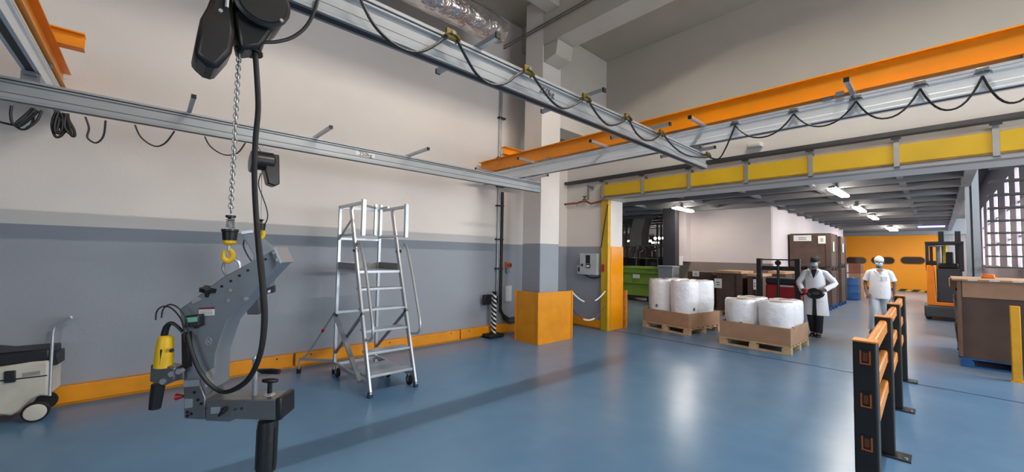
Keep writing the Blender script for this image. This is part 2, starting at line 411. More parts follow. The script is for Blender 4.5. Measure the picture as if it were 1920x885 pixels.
# ================================================================== CRANE
YB, YA = 4.82, -.72
ZO0, ZO1 = 3.225, 3.452
def ibeam(m, x0, x1, y, z0, z1, w, tf=.012, tw=.01):
    m.box(x0, x1, y-w/2, y+w/2, z1-tf, z1); m.box(x0, x1, y-w/2, y+w/2, z0, z0+tf); m.box(x0, x1, y-tw/2, y+tw/2, z0+tf, z1-tf)
    return m
def crane_beam(y, label, stub):
    t = thing('crane_beam', label, 'crane beam', (-1, y, ZO0), 'orange crane beams')
    ibeam(MB(), -6.15, 4.5, y, ZO0, ZO1, .12).build('beam', ORANGE, t)
    x0 = -5.32; m = MB(); w = .12
    ya, yb = stub
    m.box(x0-w/2, x0+w/2, ya, yb, ZO1, ZO1+.012).box(x0-w/2, x0+w/2, ya, yb, ZO1+.13, ZO1+.142).box(x0-.006, x0+.006, ya, yb, ZO1+.012, ZO1+.13)
    m.build('cross_stub', ORANGE, t)
    for x in (-5.9, -4.3, -2.7, -.6, .6):
        MB().box(x-.03, x+.03, y-.08, y-.05, ZO0-.02, ZO0+.02).build('clamp', STEEL, t)
    return t
crane_beam(YB, 'long orange steel crane beam running from the left wall past the corner column', (4.66, 5.45))
crane_beam(YA, 'orange steel crane beam at the upper left edge near the camera', (-1.0, -.5))
PROF = [(.04, 0), (.04, .012), (.036, .016), (.036, .05), (.028, .056), (.016, .062), (.016, .128), (.03, .138), (.03, .148), (.022, .15), (.022, .158), (.03, .16), (.03, .178), (0.012, .18)]
PROF = PROF + [(-a, b) for a, b in PROF[::-1]]
ZR = 3.0
def runway(y, label):
    t = thing('runway_rail', label, 'crane rail', (-1, y, ZR), 'silver runway rails')
    MB().prism([(y+a*1.15, ZR+b*1.12) for a, b in PROF], 'x', -6.1, 4.5).build('rail_profile', RUNW, t)
    MB().box(-6.1, 4.5, y-.022, y+.022, ZR-.001, ZR+.003).build('slot', DARKMETAL, t)
    for x in (-5.2, -3.6, -2.2, -.7, .5):
        MB().box(x-.035, x+.035, y-.05, y+.05, ZR+.2, ZO0).build('hanger', STEEL, t)
    return t
rw = runway(YB, 'silver runway rail under the orange beam by the corner column')
rn = runway(YA, 'silver runway rail under the orange beam at the upper left edge')
# bars across the runway rail
for px_, py_ in ((1600, 172), (1322, 238), (1140, 277), (1005, 302), (925, 312)):
    x = at(px_, py_, Y=YB).x
    b = MB().box(x-.018, x+.018, YB-.42, YB+.05, ZR+.2, ZR+.236).build('stop_bar', ALU, rw)
    MB().box(x-.02, x+.02, YB-.43, YB-.42, ZR+.198, ZR+.238).build('end_cap', BLACK, b)

ZBR = 2.75
def bridge(x, label, y0, y1, bars, ha, hb_):
    t = thing('bridge_rail', label, 'crane rail', (x, 2, ZBR), 'silver bridge rails')
    MB().prism([(x+a, ZBR+b) for a, b in PROF], 'y', y0, y1).build('rail_profile', ALUW, t)
    MB().box(x-.02, x+.02, y0, y1, ZBR-.001, ZBR+.003).build('slot', DARKMETAL, t)
    MB().prism([(x+a*1.06, ZBR+b*1.01-.001) for a, b in PROF], 'y', y1-.004, y1+.012).build('end_plate', STEEL, t)
    for sg in (-1, 1):
        for za, zb_, xo in ((.150, .158, .0235), (.052, .057, .031), (.0125, .0155, .0372)):
            MB().box(min(x+sg*xo, x+sg*(xo-.004)), max(x+sg*xo, x+sg*(xo-.004)), y0, y1, ZBR+za, ZBR+zb_).build('groove', DARKMETAL, t)
    for yy in (YB, YA):
        MB().box(x-.03, x+.03, yy-.05, yy+.05, ZBR+.178, ZR-.004).box(x-.06, x+.06, yy-.035, yy+.035, ZR-.035, ZR-.004).build('trolley', STEEL, t)
    for y in bars:
        b = MB().box(x-ha, x+hb_, y-.016, y+.016, ZBR+.181, ZBR+.213).build('stop_bar', ALU, t)
        for xe in (-ha, hb_): MB().box(x+xe-.006, x+xe+.006, y-.018, y+.018, ZBR+.1795, ZBR+.2145).build('end_cap', BLACK, b)
    return t
X1, X2 = -4.80, -1.95
zb = ZBR+.2
br1 = bridge(X1, 'silver bridge rail on the left carrying the small rear hoist', -1.6, 5.08, [at(366, 172, Z=2.95).y, at(628, 233, Z=2.95).y, at(810, 276, Z=2.95).y, at(1040, 326, Z=2.95).y], .45, .5)
br2 = bridge(X2, 'silver bridge rail in the centre carrying the black hoist overhead', -1.6, 5.03, [at(935, 65, Z=2.95).y, at(1128, 170, Z=2.95).y, at(1248, 234, Z=2.95).y, at(1327, 278, Z=2.95).y], .46, .2)
for br, x, pxy in ((br1, X1, (685, 297)), (br2, X2, (1025, 178))):
    c = at(*pxy, X=x+.016)
    MB().box(x+.016, x+.0175, c.y-.12, c.y+.12, ZBR+.072, ZBR+.12).build('load_label', PAPER, br) if br is br1 else None
    text_mesh('load_lettering', '250kg', .068, PRINT, br, (x+.0185, c.y, ZBR+.095), (R_(90), 0, R_(90)))

# festoon trolleys and cable on the centre bridge rail
XF = X2+.085
def festoon_trolley(c, along, label, group, m=BRASS):
    t = thing('cable_trolley', label, 'cable trolley', c, group)
    c = Vector(c); a = Vector(along)
    MB().bar(c-a*.035, c+a*.035, .02, .05).build('carriage', m, t, bevel=.004)
    pts = [c+a*(.05*math.cos(u))+Vector((0, 0, -.028+.028*math.sin(u))) for u in [math.pi*k/6 for k in range(7)]]
    m_ = MB()
    nrm = a.cross(Vector((0, 0, 1)))
    m_.loft([[p-nrm*.025, p+nrm*.025, p+nrm*.025-Vector((0, 0, .006)), p-nrm*.025-Vector((0, 0, .006))] for p in pts]).build('saddle', m, t)
    MB().cyl(c-nrm*.05, c+nrm*.03, .012, n=8).build('roller', STEEL, t)
    return t
tp = [(700, -20), (846, 53), (989, 124), (1098, 178), (1176, 218), (1240, 246), (1327, 292)]
for i, (x, y) in enumerate(tp[1:]):
    c = at(x, y, X=XF)
    festoon_trolley((XF, c.y, ZBR+.15), (0, 1, 0), ['brass coloured cable trolley nearest the camera on the centre bridge rail', 'brass coloured cable trolley, second from the camera on the centre bridge rail', 'brass coloured cable trolley, third from the camera on the centre bridge rail', 'brass coloured cable trolley, fourth from the camera on the centre bridge rail', 'brass coloured cable trolley, fifth from the camera on the centre bridge rail', 'brass coloured cable trolley at the far end of the centre bridge rail'][i], 'cable trolleys on the centre bridge rail')
loops = [[(672, -10), (700, 45), (740, 84), (780, 98), (815, 85), (846, 60)], [(850, 60), (870, 100), (893, 138), (920, 158), (948, 156), (970, 140), (989, 130)],
         [(992, 130), (1015, 165), (1037, 192), (1057, 203), (1078, 196), (1098, 183)], [(1100, 183), (1120, 215), (1140, 234), (1160, 232), (1176, 222)],
         [(1178, 222), (1192, 248), (1208, 262), (1225, 262), (1240, 250)], [(1242, 250), (1262, 274), (1285, 290), (1310, 295), (1327, 295)], [(1330, 295), (1345, 296), (1362, 275), (1378, 238)]]
fc = thing('festoon_cable', 'black cable hanging in loops along the centre bridge rail', 'cable', (XF, 2.5, ZBR))
for L in loops[:-1]:
    MB().tube([at(x, y, X=XF) for x, y in L], .0085, 6, smooth=4).build('loop', CABLE, fc)
# festoon on the runway rail
YF = YB-.09
tp2 = [(1378, 232), (1488, 210), (1605, 186), (1725, 162), (1842, 138), (1960, 116)]
nm = ['first cable trolley beyond the centre bridge rail on the runway rail', 'second cable trolley beyond the centre bridge rail on the runway rail', 'third cable trolley beyond the centre bridge rail on the runway rail', 'fourth cable trolley beyond the centre bridge rail on the runway rail', 'last cable trolley at the right edge of the runway rail']
fc2 = thing('festoon_cable', 'flat dark cable hanging in wide loops along the runway rail', 'cable', (0, YF, ZR))
for i, (x, y) in enumerate(tp2[:-1]):
    c = at(x, y, Y=YF)
    festoon_trolley((c.x, YF, ZR+.15), (1, 0, 0), nm[i], 'cable trolleys on the runway rail', STEEL)
lows = [(1432, 257), (1545, 236), (1661, 222), (1782, 206), (1900, 193)]
for i in range(5):
    a, b, l = tp2[i], tp2[i+1], lows[i]
    A, B, Lw = at(*a, Y=YF), at(*b, Y=YF), at(*l, Y=YF)
    pts = []
    for k in range(13):
        u = k/12; s = 1-abs(2*u-1)**2.2
        pts.append((A.x*(1-u)+B.x*u, YF, (A.z*(1-u)+B.z*u)-.02-s*((A.z+B.z)/2-Lw.z-.02)))
    MB().tube(pts, .008, 6).build('loop', CABLE, fc2)
e0 = at(1330, 295, X=XF)
MB().tube([e0, e0+Vector((.1, .02, -.03)), at(1362, 275, Y=YB-.02), at(1378, 236, Y=YF)], .0085, 6, smooth=5).build('link_loop', CABLE, fc2)
# loops and bundles under the left bridge rail
XL = X1+.03
fc3 = thing('festoon_cable', 'thin black cable hanging in small loops under the left bridge rail', 'cable', (X1, 1, ZBR))
for L in ([(160, 219), (167, 240), (164, 258), (180, 268), (194, 255), (198, 226)], [(253, 234), (265, 258), (290, 274), (310, 268), (327, 246)], [(384, 256), (395, 275), (420, 290), (445, 287), (460, 268)]):
    MB().tube([at(x, y, X=XL) for x, y in L], .007, 6, smooth=4).build('loop', CABLE, fc3)
def coil(label, L, r):
    t = thing('cable_coil', label, 'cable coil', at(*L[0][0], X=XL))
    for i, l in enumerate(L):
        MB().tube([at(x, y, X=XL+.02*math.sin(i*2.1)) for x, y in l], r, 6, smooth=4).build('strand', CABLE, t)
    return t
coil('tangle of black cable slung under the left bridge rail at the frame edge', [[(62, 203), (45, 218), (30, 232), (36, 241), (48, 242), (60, 232), (62, 215), (58, 203)], [(22, 198), (20, 215), (24, 232), (36, 237), (55, 224), (72, 208)], [(-10, 226), (5, 230), (28, 235)], [(78, 207), (72, 222), (62, 233), (50, 240)], [(66, 204), (50, 222), (33, 235)]], .0085)
coil('dense hanging bundle of black cable tied under the left bridge rail', [[(105, 210), (99, 225), (98, 240), (104, 256), (112, 256), (120, 248), (124, 236), (120, 212)], [(109, 212), (103, 232), (104, 248), (115, 246), (118, 225), (114, 212)], [(120, 213), (126, 236), (134, 254), (140, 254), (138, 242), (129, 225), (127, 213)], [(112, 212), (110, 230), (107, 246), (110, 250), (118, 240), (121, 214)], [(124, 214), (121, 235), (126, 246), (134, 252), (130, 236), (125, 216)], [(106, 211), (112, 228), (116, 244), (121, 248), (124, 232), (122, 213)]], .0095)

# ================================================================== THE HALL BEYOND THE OPENING
HZ = 3.2                     # underside of the lamps and beams
sbox('ceiling_hall', (-16, .45, 8.1, 31.2, 3.42, 3.6), DECK)
sbox('ceiling_hall_high', (.45, 8, 8.1, 31.2, 5.4, 5.6), DECK)
sbox('wall_far', (-16, 8, 31.2, 31.5, 0, 5.6), HALLW)
sbox('wall_hall_left', (-16.3, -16, 8.1, 31.2, 0, 3.6), mat('dark_hall_wall', (92, 84, 80), .7))
for i in range(17):
    y = 8.75+i*1.32
    sbox('hall_ceiling_beam', (-16, .36, y-.05, y+.05, 3.28, 3.42), GREYST)
for x in (-8.5, -6.9, -5.0, -3.4, -1.95, -.5):
    sbox('hall_ceiling_purlin', (x-.045, x+.045, 8.1, 31.2, 3.34, 3.42), GREYST)
sbox('hall_edge_girder', (.36, .5, 8.1, 31.2, 3.28, 3.6), GREYST)
for a in ((-7.6, -6.7, 9.3, 9.9), (-4.7, -3.7, 8.95, 9.9), (-4.4, -3.6, 14.3, 15.1), (-3.3, -2.2, 16.9, 17.9), (-3.2, -2.2, 19.6, 20.5)):
    sbox('ceiling_hatch', (a[0], a[1], a[2], a[3], 3.39, 3.419), mat('hatch_black', (26, 24, 24), .8))
# box room in the hall
sbox('wall_box_room_front', (-6.75, -3.58, 14.5, 14.7, 1.5, 3.42), HALLW)
sbox('wall_box_room_front_dado', (-6.75, -3.58, 14.49, 14.7, 0, 1.5), HALLD)
sbox('wall_box_room_side', (-3.78, -3.58, 14.7, 28.5, 0, 3.42), mat('box_room_side_white', (226, 218, 222), .6, var=.02, scale=1))
sbox('wall_box_room_pilaster', (-6.5, -6.1, 14.1, 14.5, 1.5, 3.42), HALLW)
sbox('hall_column', (-6.51, -6.08, 13.2, 13.5, 0, 3.42), mat('charcoal_column', (46, 46, 50), .5, var=.06))
c = at(1275, 489, Y=14.08); t = MB().box(c.x-.09, c.x+.09, 14.085, 14.099, c.z-.16, c.z+.16).build('wall_notice', PAPER, None); tag(t, 'small white notice on the pale pilaster of the box room', 'notice')
c = at(1287, 487, Y=14.48); t = MB().box(c.x-.05, c.x+.05, 14.46, 14.499, c.z-.09, c.z+.09).build('wall_switch', DARKMETAL, None, bevel=.006); tag(t, 'small dark switch on the front wall of the box room', 'switch')
# far lintel and orange speed door
sbox('far_lintel', (-4.6, 1.6, 30.6, 31.2, 3.1, 3.9), PALEST)
od = thing('roller_door', 'large orange high speed door with oval windows at the far end of the hall', 'door', (-2, 31.0, 0))
odx0, odx1 = -4.45, .15
MB().box(odx0, odx1, 31.0, 31.1, .12, 3.1).build('curtain', mat('door_orange', (250, 160, 12), .5, var=.03, scale=.7), od)
MB().box(odx0, odx1, 30.98, 31.12, 0, .12).build('bottom_bar', mat('stripe_black', (40, 34, 24), .6), od)
for k in range(9):
    x = odx0+.15+k*.5
    MB().prism([(x, .01), (x+.22, .01), (x+.36, .11), (x+.14, .11)], 'y', 30.972, 30.98).build('hazard_stripe', YELLOW, od)
MB().box(odx1, odx1+.25, 30.9, 31.15, 0, 3.1).build('side_guide', PALEST, od)
MB().box(odx0-.25, odx0, 30.9, 31.15, 0, 3.1).build('side_guide', PALEST, od)
for px0, px1 in ((1586, 1624), (1634, 1677), (1689, 1734)):
    a, b = at(px0, 488, Y=31), at(px1, 488, Y=31); r = .19; pts = []
    for k in range(9): u = math.pi/2+math.pi*k/8; pts.append((a.x+r+r*math.cos(u), a.z+r*math.sin(u)))
    for k in range(9): u = -math.pi/2+math.pi*k/8; pts.append((b.x-r+r*math.cos(u), a.z+r*math.sin(u)))
    wdw = MB().prism(pts, 'y', 30.985, 31.0).build('oval_window', GLASSD, od)
    cx = (a.x+b.x)/2; MB().prism([(cx+(x-cx)*1.07, a.z+(z-a.z)*1.18) for x, z in pts], 'y', 30.99, 31.0).build('window_frame', mat('frame_brown', (196, 120, 20), .5), wdw)
# hall lamps
def hall_lamp(a, b, label, m=TUBE, w=.16):
    t = thing('tube_lamp', label, 'lamp', ((a[0]+b[0])/2, (a[1]+b[1])/2, HZ), 'tube lamps under the hall ceiling')
    MB().bar((a[0], a[1], HZ+.045), (b[0], b[1], HZ+.045), w*.7, .05).build('housing', GREYST, t)
    d = (Vector((b[0], b[1], 0))-Vector((a[0], a[1], 0)))
    MB().bar((a[0], a[1], HZ), (b[0], b[1], HZ), w, .05).build('diffuser', m, t, bevel=.02)
    for u in (.2, .8):
        MB().cyl((a[0]+d.x*u, a[1]+d.y*u, HZ+.07), (a[0]+d.x*u, a[1]+d.y*u, 3.42), .008, n=6).build('hanger', STEEL, t)
hall_lamp((-5.6, 12.1), (-5.64, 13.5), 'bright tube lamp by the dark column, left of the box room')
hall_lamp((-1.55, 10.9), (-1.5, 12.4), 'nearest and largest tube lamp in the row along the hall')
hall_lamp((-1.6, 15.1), (-1.58, 16.6), 'second tube lamp in the row along the hall')
hall_lamp((-1.56, 18.4), (-1.54, 19.9), 'third tube lamp in the row along the hall')
hall_lamp((-1.5, 25.2), (-1.48, 27.6), 'farthest tube lamp of the row, close above the orange door', w=.3)
c = at(1746, 425, Y=26)
t = thing('blue_lamp', 'glowing blue and white lamp bar above the lift truck', 'lamp', (c.x, 26, c.z))
MB().box(c.x-.42, c.x+.42, 25.9, 26.1, c.z-.03, c.z+.06).build('diffuser', TUBEB, t, bevel=.02)
MB().box(c.x-.3, c.x+.3, 25.92, 26.08, c.z+.06, c.z+.1).build('housing', DARKMETAL, t)
MB().cyl((c.x, 26, c.z+.1), (c.x, 26, 3.42), .012).build('hanger', STEEL, t)
for i, (x0, x1, y, Y) in enumerate(((1175, 1191, 452, 24), (1205, 1221, 452, 22), (1227, 1244, 447, 20), (1223, 1235, 455, 26))):
    a, b = at(x0, y, Y=Y), at(x1, y, Y=Y)
    t = thing('tube_lamp', ['far tube lamp just right of the door jamb over the machines', 'far tube lamp beside the bent white duct', 'far tube lamp nearest the dark column, higher of the two', 'far tube lamp below its neighbour, left of the dark column'][i], 'lamp', ((a.x+b.x)/2, Y, a.z), 'tube lamps under the hall ceiling')
    MB().box(a.x, b.x, Y-.06, Y+.06, a.z-.05, a.z+.05).build('diffuser', TUBE, t, bevel=.02)
    MB().cyl(((a.x+b.x)/2, Y, a.z+.05), ((a.x+b.x)/2, Y, 3.42), .012, n=6).build('hanger', STEEL, t)

# steel column, stair and right window wall
x0, x1 = at(1812, 450, Y=13).x, at(1838, 450, Y=13).x
sc_ = struct(MB().box(x0, x0+.06, 12.9, 13.12, 0, 5.4).box(x1-.1, x1, 12.9, 13.12, 0, 5.4).box(x0, x1, 13.0, 13.02, 0, 5.4).build('column_steel', PALEST))
st = thing('staircase', 'open grey steel staircase with dark treads behind the steel column', 'staircase', (1.0, 13.2, 0))
sx0, sx1 = .66, 1.42
TREAD = mat('tread_dark', (72, 70, 72), .5, .3)
for k in range(16):
    z = .225*(k+1); y = 14.25-.93*z
    MB().box(sx0, sx1, y-.12, y+.12, z-.03, z).build('tread', TREAD, st)
for x in (sx1,):
    MB().prism([(14.35, 0), (14.1, 0), (14.1-.93*3.65, 3.65), (14.35-.93*3.65, 3.65)], 'x', x-.02, x+.02).build('stringer', PALEST, st)
ww = struct(MB().box(1.5, 1.65, 14.5, 31.2, 0, 1.55).box(1.5, 1.65, 14.5, 31.2, 4.3, 5.4).build('wall_window', mat('window_wall_grey', (150, 140, 146), .6, var=.05)))
edges = []
for i, (p0, p1) in enumerate(((1915, 1907), (1895, 1887), (1873, 1866), (1857, 1852), (1846, 1842))):
    ya, yb2 = at(p0, 450, X=1.5).y, at(p1, 450, X=1.5).y
    yb2 = min(yb2, 31.1); edges += [ya, yb2]
    wn = struct(MB().box(1.57, 1.59, ya, yb2, 1.55, 4.3).build('window_%d' % (i+1), DAY))
    for z in (2.4, 3.35): MB().box(1.55, 1.6, ya, yb2, z-.03, z+.03).build('window_bar', GREYST, wn)
edges = [14.5]+edges+[31.2]
for a_, b_ in zip(edges[0::2], edges[1::2]):
    MB().box(1.5, 1.65, a_, b_, 1.55, 4.3).build('pier', mat('window_wall_grey', (150, 140, 146), .6), ww)

# ================================================================== HOISTS AND LIFTING TOOLS
def frame(root, ang):
    """vertical plane through root; ang turns its right-hand direction towards +X"""
    u = Vector((math.sin(ang), math.cos(ang), 0)); d = Vector((-math.cos(ang), math.sin(ang), 0))
    root = Vector(root)
    def W(x, y, off=0.0): return at(x, y, p=root+d*off, n=d)
    def slab(poly, off, depth, m=None):
        m = m or MB(); f = [W(x, y, off) for x, y in poly]
        return m.loft([f, [v+d*depth for v in f]])
    return W, slab, u, d
# ---- black chain hoist overhead
HB = (X2, .245, 0)
W, slab, u, d = frame(HB, 0)
ho = thing('chain_hoist', 'large black electric chain hoist hanging from the centre bridge rail', 'hoist', (X2, .245, 2.45))
BLK = mat('hoist_black', (30, 29, 28), .35, var=.08)
cont = [(389, 10), (376, 32), (363, 99), (387, 121), (402, 126), (411, 124), (436, 96), (442, 60), (436, -10), (400, -20)]
m = slab(cont, -.09, .17); m.build('chain_container', BLK, ho, bevel=.018)
c = W(484, 20, -.02)
MB().lathe([(.02, -.11), (.085, -.105), (.095, -.09), (.095, .08), (.085, .10), (.02, .10)], (c.x, c.y, c.z), 22, 'x').build('motor_drum', BLK, ho)
MB().lathe([(.092, .095), (.102, .088), (.102, .075), (.095, .07)], (c.x, c.y, c.z), 22, 'x').build('drum_cover_rim', BLACK, ho)
b = slab([(436, 20), (445, 62), (452, 92), (490, 88), (500, 74), (520, 46), (520, 10)], -.07, .13).build('gear_housing', BLK, ho, bevel=.015)
c = W(468, 80)
MB().lathe([(.03, .06), (.055, .05), (.05, .0), (.042, -.03), (.05, -.035), (.05, -.045), (.02, -.045)], (c.x, c.y, c.z-.0), 16).build('chain_guide', BLACK, ho)
for x, y in ((413, 22), (527, 40)):
    c = W(x, y, -.12); MB().cyl(c, c+Vector((.012, 0, 0)), .007, n=8).build('screw', ALU, ho)
MB().cyl(W(427, -8, -.1), W(425, 14, -.1), .007, n=8).build('cover_clip', ALU, ho)
MB().box(X2-.03, X2+.03, .2, .3, 2.69, 2.745).box(X2-.015, X2+.015, .22, .28, 2.64, 2.70).build('rail_trolley', STEEL, ho)
# chain
ch = MB(); zt_, zb_ = 2.475, 1.80; n = 40; p = (zt_-zb_)/n
for k in range(n):
    zc = zt_-p*(k+.5); pts = []
    for q_ in range(10):
        a = 2*math.pi*q_/10; o = .0075*math.cos(a); zz = zc+.0135*math.sin(a)
        pts.append((X2+(o if k % 2 else 0), .246+(0 if k % 2 else o), zz))
    ch.tube(pts, .0028, 5, closed=True)
tag(ch.build('chain', ZINC, ho), kind='stuff')
MB().tube([W(x, y, -.05) for x, y in ((470, 76), (495, 79), (520, 78), (548, 70), (572, 52), (588, 25), (597, -5))], .0075, 8, smooth=4).build('supply_cable', CABLE, ho)
# hook block
hb = thing('hook_block', 'black and yellow hook block at the lower end of the long chain', 'hook', (X2, .246, 1.62))
zz = lambda y: W(434, y).z
z0 = zz(404); hx, hy = X2, .246
MB().lathe([(.006, 0), (.018, 0), (.018, -.008), (.009, -.012), (.009, -.025), (.006, -.025)], (hx, hy, z0), 14).build('stop_cap', BLACK, hb)
sp = [(hx+.014*math.cos(k*.8), hy+.014*math.sin(k*.8), z0-.012-.0009*k) for k in range(45)]
MB().tube(sp, .0022, 5).build('spring', ZINC, hb)
z1 = zz(430)
MB().lathe([(.01, 0), (.03, 0), (.03, -.008), (.027, -.012), (.024, -.045), (.01, -.045)], (hx, hy, z1), 18).build('cup', BLACK, hb)
MB().lathe([(.01, -.045), (.022, -.045), (.023, -.055), (.017, -.062), (.006, -.066)], (hx, hy, z1), 18).build('swivel', YELLOW, hb)
z2 = zz(470)
MB().cyl((hx, hy, z1-.06), (hx, hy, z2), .006, n=8).build('shank', ZINC, hb)
hk = [(hx, hy+.001, z2+.005), (hx, hy+.012, z2-.01), (hx, hy+.012, z2-.03), (hx, hy-.002, z2-.042), (hx, hy-.016, z2-.032), (hx, hy-.018, z2-.012), (hx, hy-.016, z2+.002)]
MB().tube(hk, [.008, .01, .011, .011, .009, .006, .004], 8, smooth=3).build('hook', YELLOW, hb)
MB().tube([(hx, hy+.014, z2), (hx, hy+.004, z2-.002), (hx, hy-.01, z2-.008)], .003, 6).build('latch', YELLOW, hb)

# ---- roll gripper hanging on it
W, slab, u, d = frame((X2, .245, 0), R_(38))
gt = thing('roll_gripper', 'grey angled lifting gripper hanging from the black and yellow hook', 'gripper', (X2, .245, .742))
c = W(431, 502, -.0)
ring = [(c+u*(.034*math.cos(k*2*math.pi/18))+Vector((0, 0, .036*math.sin(k*2*math.pi/18)))) for k in range(18)]
ring = [v+d*.012 for v in ring]
MB().tube(ring, .0055, 8, closed=True).build('lifting_ring', ALU, gt)
armpoly = [(515, 467), (526, 492), (470, 552), (424, 605), (404, 664), (401, 728), (378, 748), (344, 748), (343, 625), (336, 580), (366, 559), (415, 521)]
arm = slab(armpoly, 0, .1).build('arm', GREYTOOL, gt, bevel=.004)
slab([(513, 465), (516, 463), (529, 492), (525, 494)], -.002, .104).build('end_plate', ALU, arm)
for x, y in ((498, 486), (465, 507), (449, 517), (433, 527), (416, 537)):
    p0 = W(x, y); MB().cyl(p0-d*.0015, p0+d*.003, .0055, n=10).build('hole', BLACK, arm)
for x, y in ((434, 544), (430, 563), (514, 474), (521, 487), (462, 560)):
    p0 = W(x, y); MB().cyl(p0-d*.006, p0+d*.002, .008, n=6).build('bolt', ZINC, arm)
lb = slab([(373, 579), (402, 578), (402, 591), (373, 592)], -.0015, .0015).build('warning_label', PAPER, arm)
slab([(373, 577), (402, 576), (402, 579.5), (373, 580.5)], -.002, .002).build('warning_band', mat('label_red', (130, 40, 34), .6), arm)
for k in range(3): slab([(375, 583+k*3), (398, 582+k*3), (398, 583+k*3), (375, 584+k*3)], -.002, .001).build('label_print', mat('print_grey', (130, 130, 130), .7), arm)
slab([(386, 698), (400, 690), (399, 722), (384, 727)], -.0015, .0015).build('rating_label', mat('label_beige', (178, 172, 160), .6), arm)
# round emblem: ring and cross bars
p0 = W(391, 640, -.001)
em = mat('emblem_grey', (170, 172, 174), .5, .2)
MB().tube([p0+u*(.012*math.cos(a))+Vector((0, 0, .015*math.sin(a))) for a in [k*math.pi/8 for k in range(16)]], .0015, 4, closed=True).build('emblem_ring', em, arm)
MB().bar(p0-u*.008-Vector((0, 0, .008)), p0+u*.008+Vector((0, 0, .008)), .003, .003).build('emblem_stroke', em, arm)
MB().bar(p0-u*.008+Vector((0, 0, .008)), p0+u*.008-Vector((0, 0, .008)), .003, .003).build('emblem_stroke', em, arm)
def star_knob(c, ax, r, name, par, m=BLACK):
    ax = Vector(ax).normalized(); a = ax.orthogonal().normalized(); b = ax.cross(a)
    ring = [c+(a*math.cos(k*math.pi/10)+b*math.sin(k*math.pi/10))*(r*(1 if k % 4 < 2 else .72)) for k in range(20)]
    return MB().loft([[v-ax*.008 for v in ring], [v+ax*.008 for v in ring]]).cyl(c, c-ax*.03, r*.35, n=8).build(name, m, par)
star_knob(W(391, 543, .0), (.3, .0, 1), .03, 'clamp_knob', gt)
star_knob(W(370, 605, -.012), -d, .022, 'clamp_knob', gt)
pr = W(375, 561, .02)
slab([(356, 563), (372, 556), (380, 561), (362, 570)], -.005, .06).build('bright_bracket', ALU, gt)
bx = slab([(346, 593), (372, 590), (372, 612), (346, 615)], -.035, .035).build('control_unit', DARKMETAL, gt, bevel=.003)
slab([(349, 596), (369, 594), (369, 603), (349, 605)], -.038, .004).build('control_screen', mat('screen_green', (120, 190, 160), .3, var=0), bx)
slab([(339, 625), (353, 622), (353, 690), (340, 692)], -.02, .05).build('cover_strip', BLACK, gt, bevel=.004)
# yellow hand screwdriver clamped to the tool
sd = gt
c0, c1 = W(311, 632, -.03), W(306, 688, -.03)
ax = c1-c0
MB().tube([c0-ax*.06, c0, c0+ax*.3, c0+ax*.7, c1], [.016, .024, .028, .030, .030], 14).build('motor_handle', YELLOW, sd)
MB().tube([W(x, y, -.055) for x, y in ((303, 655), (300, 684))], .004, 6).build('trigger_slot', BLACK, sd)
MB().cyl(W(322, 657, -.062), W(322, 657, -.05), .008, n=10).build('switch', BLACK, sd)
MB().tube([W(x, y, -.03) for x, y in ((308, 629), (312, 614), (320, 606), (330, 610), (342, 622))], [.012, .011, .008, .006, .006], 10, smooth=3).build('cable_boot', BLACK, sd)
slab([(282, 684), (316, 687), (328, 690), (326, 712), (308, 724), (280, 716)], -.045, .05).build('clamp_plate', GUN, sd, bevel=.004)
slab([(316, 690), (344, 692), (344, 712), (318, 716)], -.02, .04).build('clamp_arm', GUN, sd, bevel=.004)
for x, y in ((320, 702), (334, 697), (304, 716)):
    p0 = W(x, y, -.05); MB().cyl(p0, p0+d*.02, .011, n=8).build('clamp_bolt', ALU, sd)
h0, h1 = W(297, 720, -.02), W(290, 766, -.02)
MB().tube([h0, h0*.5+h1*.5, h1], [.022, .021, .019], 10).build('lower_grip', RUBBER, sd)
for L in ([(292, 600), (294, 584), (304, 575), (318, 576), (332, 588), (342, 606), (347, 640)], [(303, 596), (306, 580), (318, 571), (334, 577), (348, 596), (354, 625)]):
    MB().tube([W(x, y, -.04) for x, y in L], .0028, 6, smooth=4).build('sensor_wire', CABLE, gt)
# elbow block with bolts, red knob
el = slab([(344, 716), (372, 714), (384, 746), (383, 787), (345, 785)], -.01, .12).build('elbow_block', GUN, gt, bevel=.003)
for x, y in ((351, 773), (358, 776), (351, 780), (371, 750), (377, 757), (364, 736)):
    p0 = W(x, y, -.012); MB().cyl(p0, p0+d*.004, .006, n=8).build('bolt', BLACK, el)
slab([(346, 748), (360, 748), (360, 764), (346, 766)], -.013, .005).build('bright_plate', ALU, el)
slab([(344, 714), (372, 712), (372, 724), (344, 726)], -.014, .006).build('bright_plate', ALU, el)
p0 = W(331, 744, .03); p1 = W(344, 743, .03)
MB().tube([p0, p0*.7+p1*.3, p1], [.014, .012, .005], 10).build('red_knob', RED, gt)
# lower arm
la = slab([(383, 749), (438, 750), (517, 749), (518, 788), (440, 786), (430, 791), (385, 789)], -.005, .11).build('lower_arm', GUN, gt, bevel=.003)
slab([(388, 757), (428, 757), (428, 781), (388, 782)], -.011, .006).build('slide_plate', GUN, la)
slab([(395, 764), (413, 763), (413, 775), (395, 776)], -.014, .004).build('scale_plate', ALU, la)
lv = MB().tube([W(410, 780, -.02), W(418, 770, -.025), W(424, 764, -.02)], [.004, .009, .008], 8).build('lever_knob', BLACK, la)
MB().cyl(W(453, 766, -.008), W(453, 766, .002), .006, n=8).build('hole', BLACK, la)
for x, y in ((386, 766), (440, 768), (421, 765)):
    MB().cyl(W(x, y, -.012), W(x, y, .002), .005, n=8).build('bolt', BLACK, la)
f = [W(x, y, -.01) for x, y in ((516, 747), (527, 747), (527, 788), (516, 791))]
MB().loft([f, [v+d*.12 for v in f]]).build('end_cap', BLACK, gt, bevel=.006)
tp_ = W(438, 748, .03)
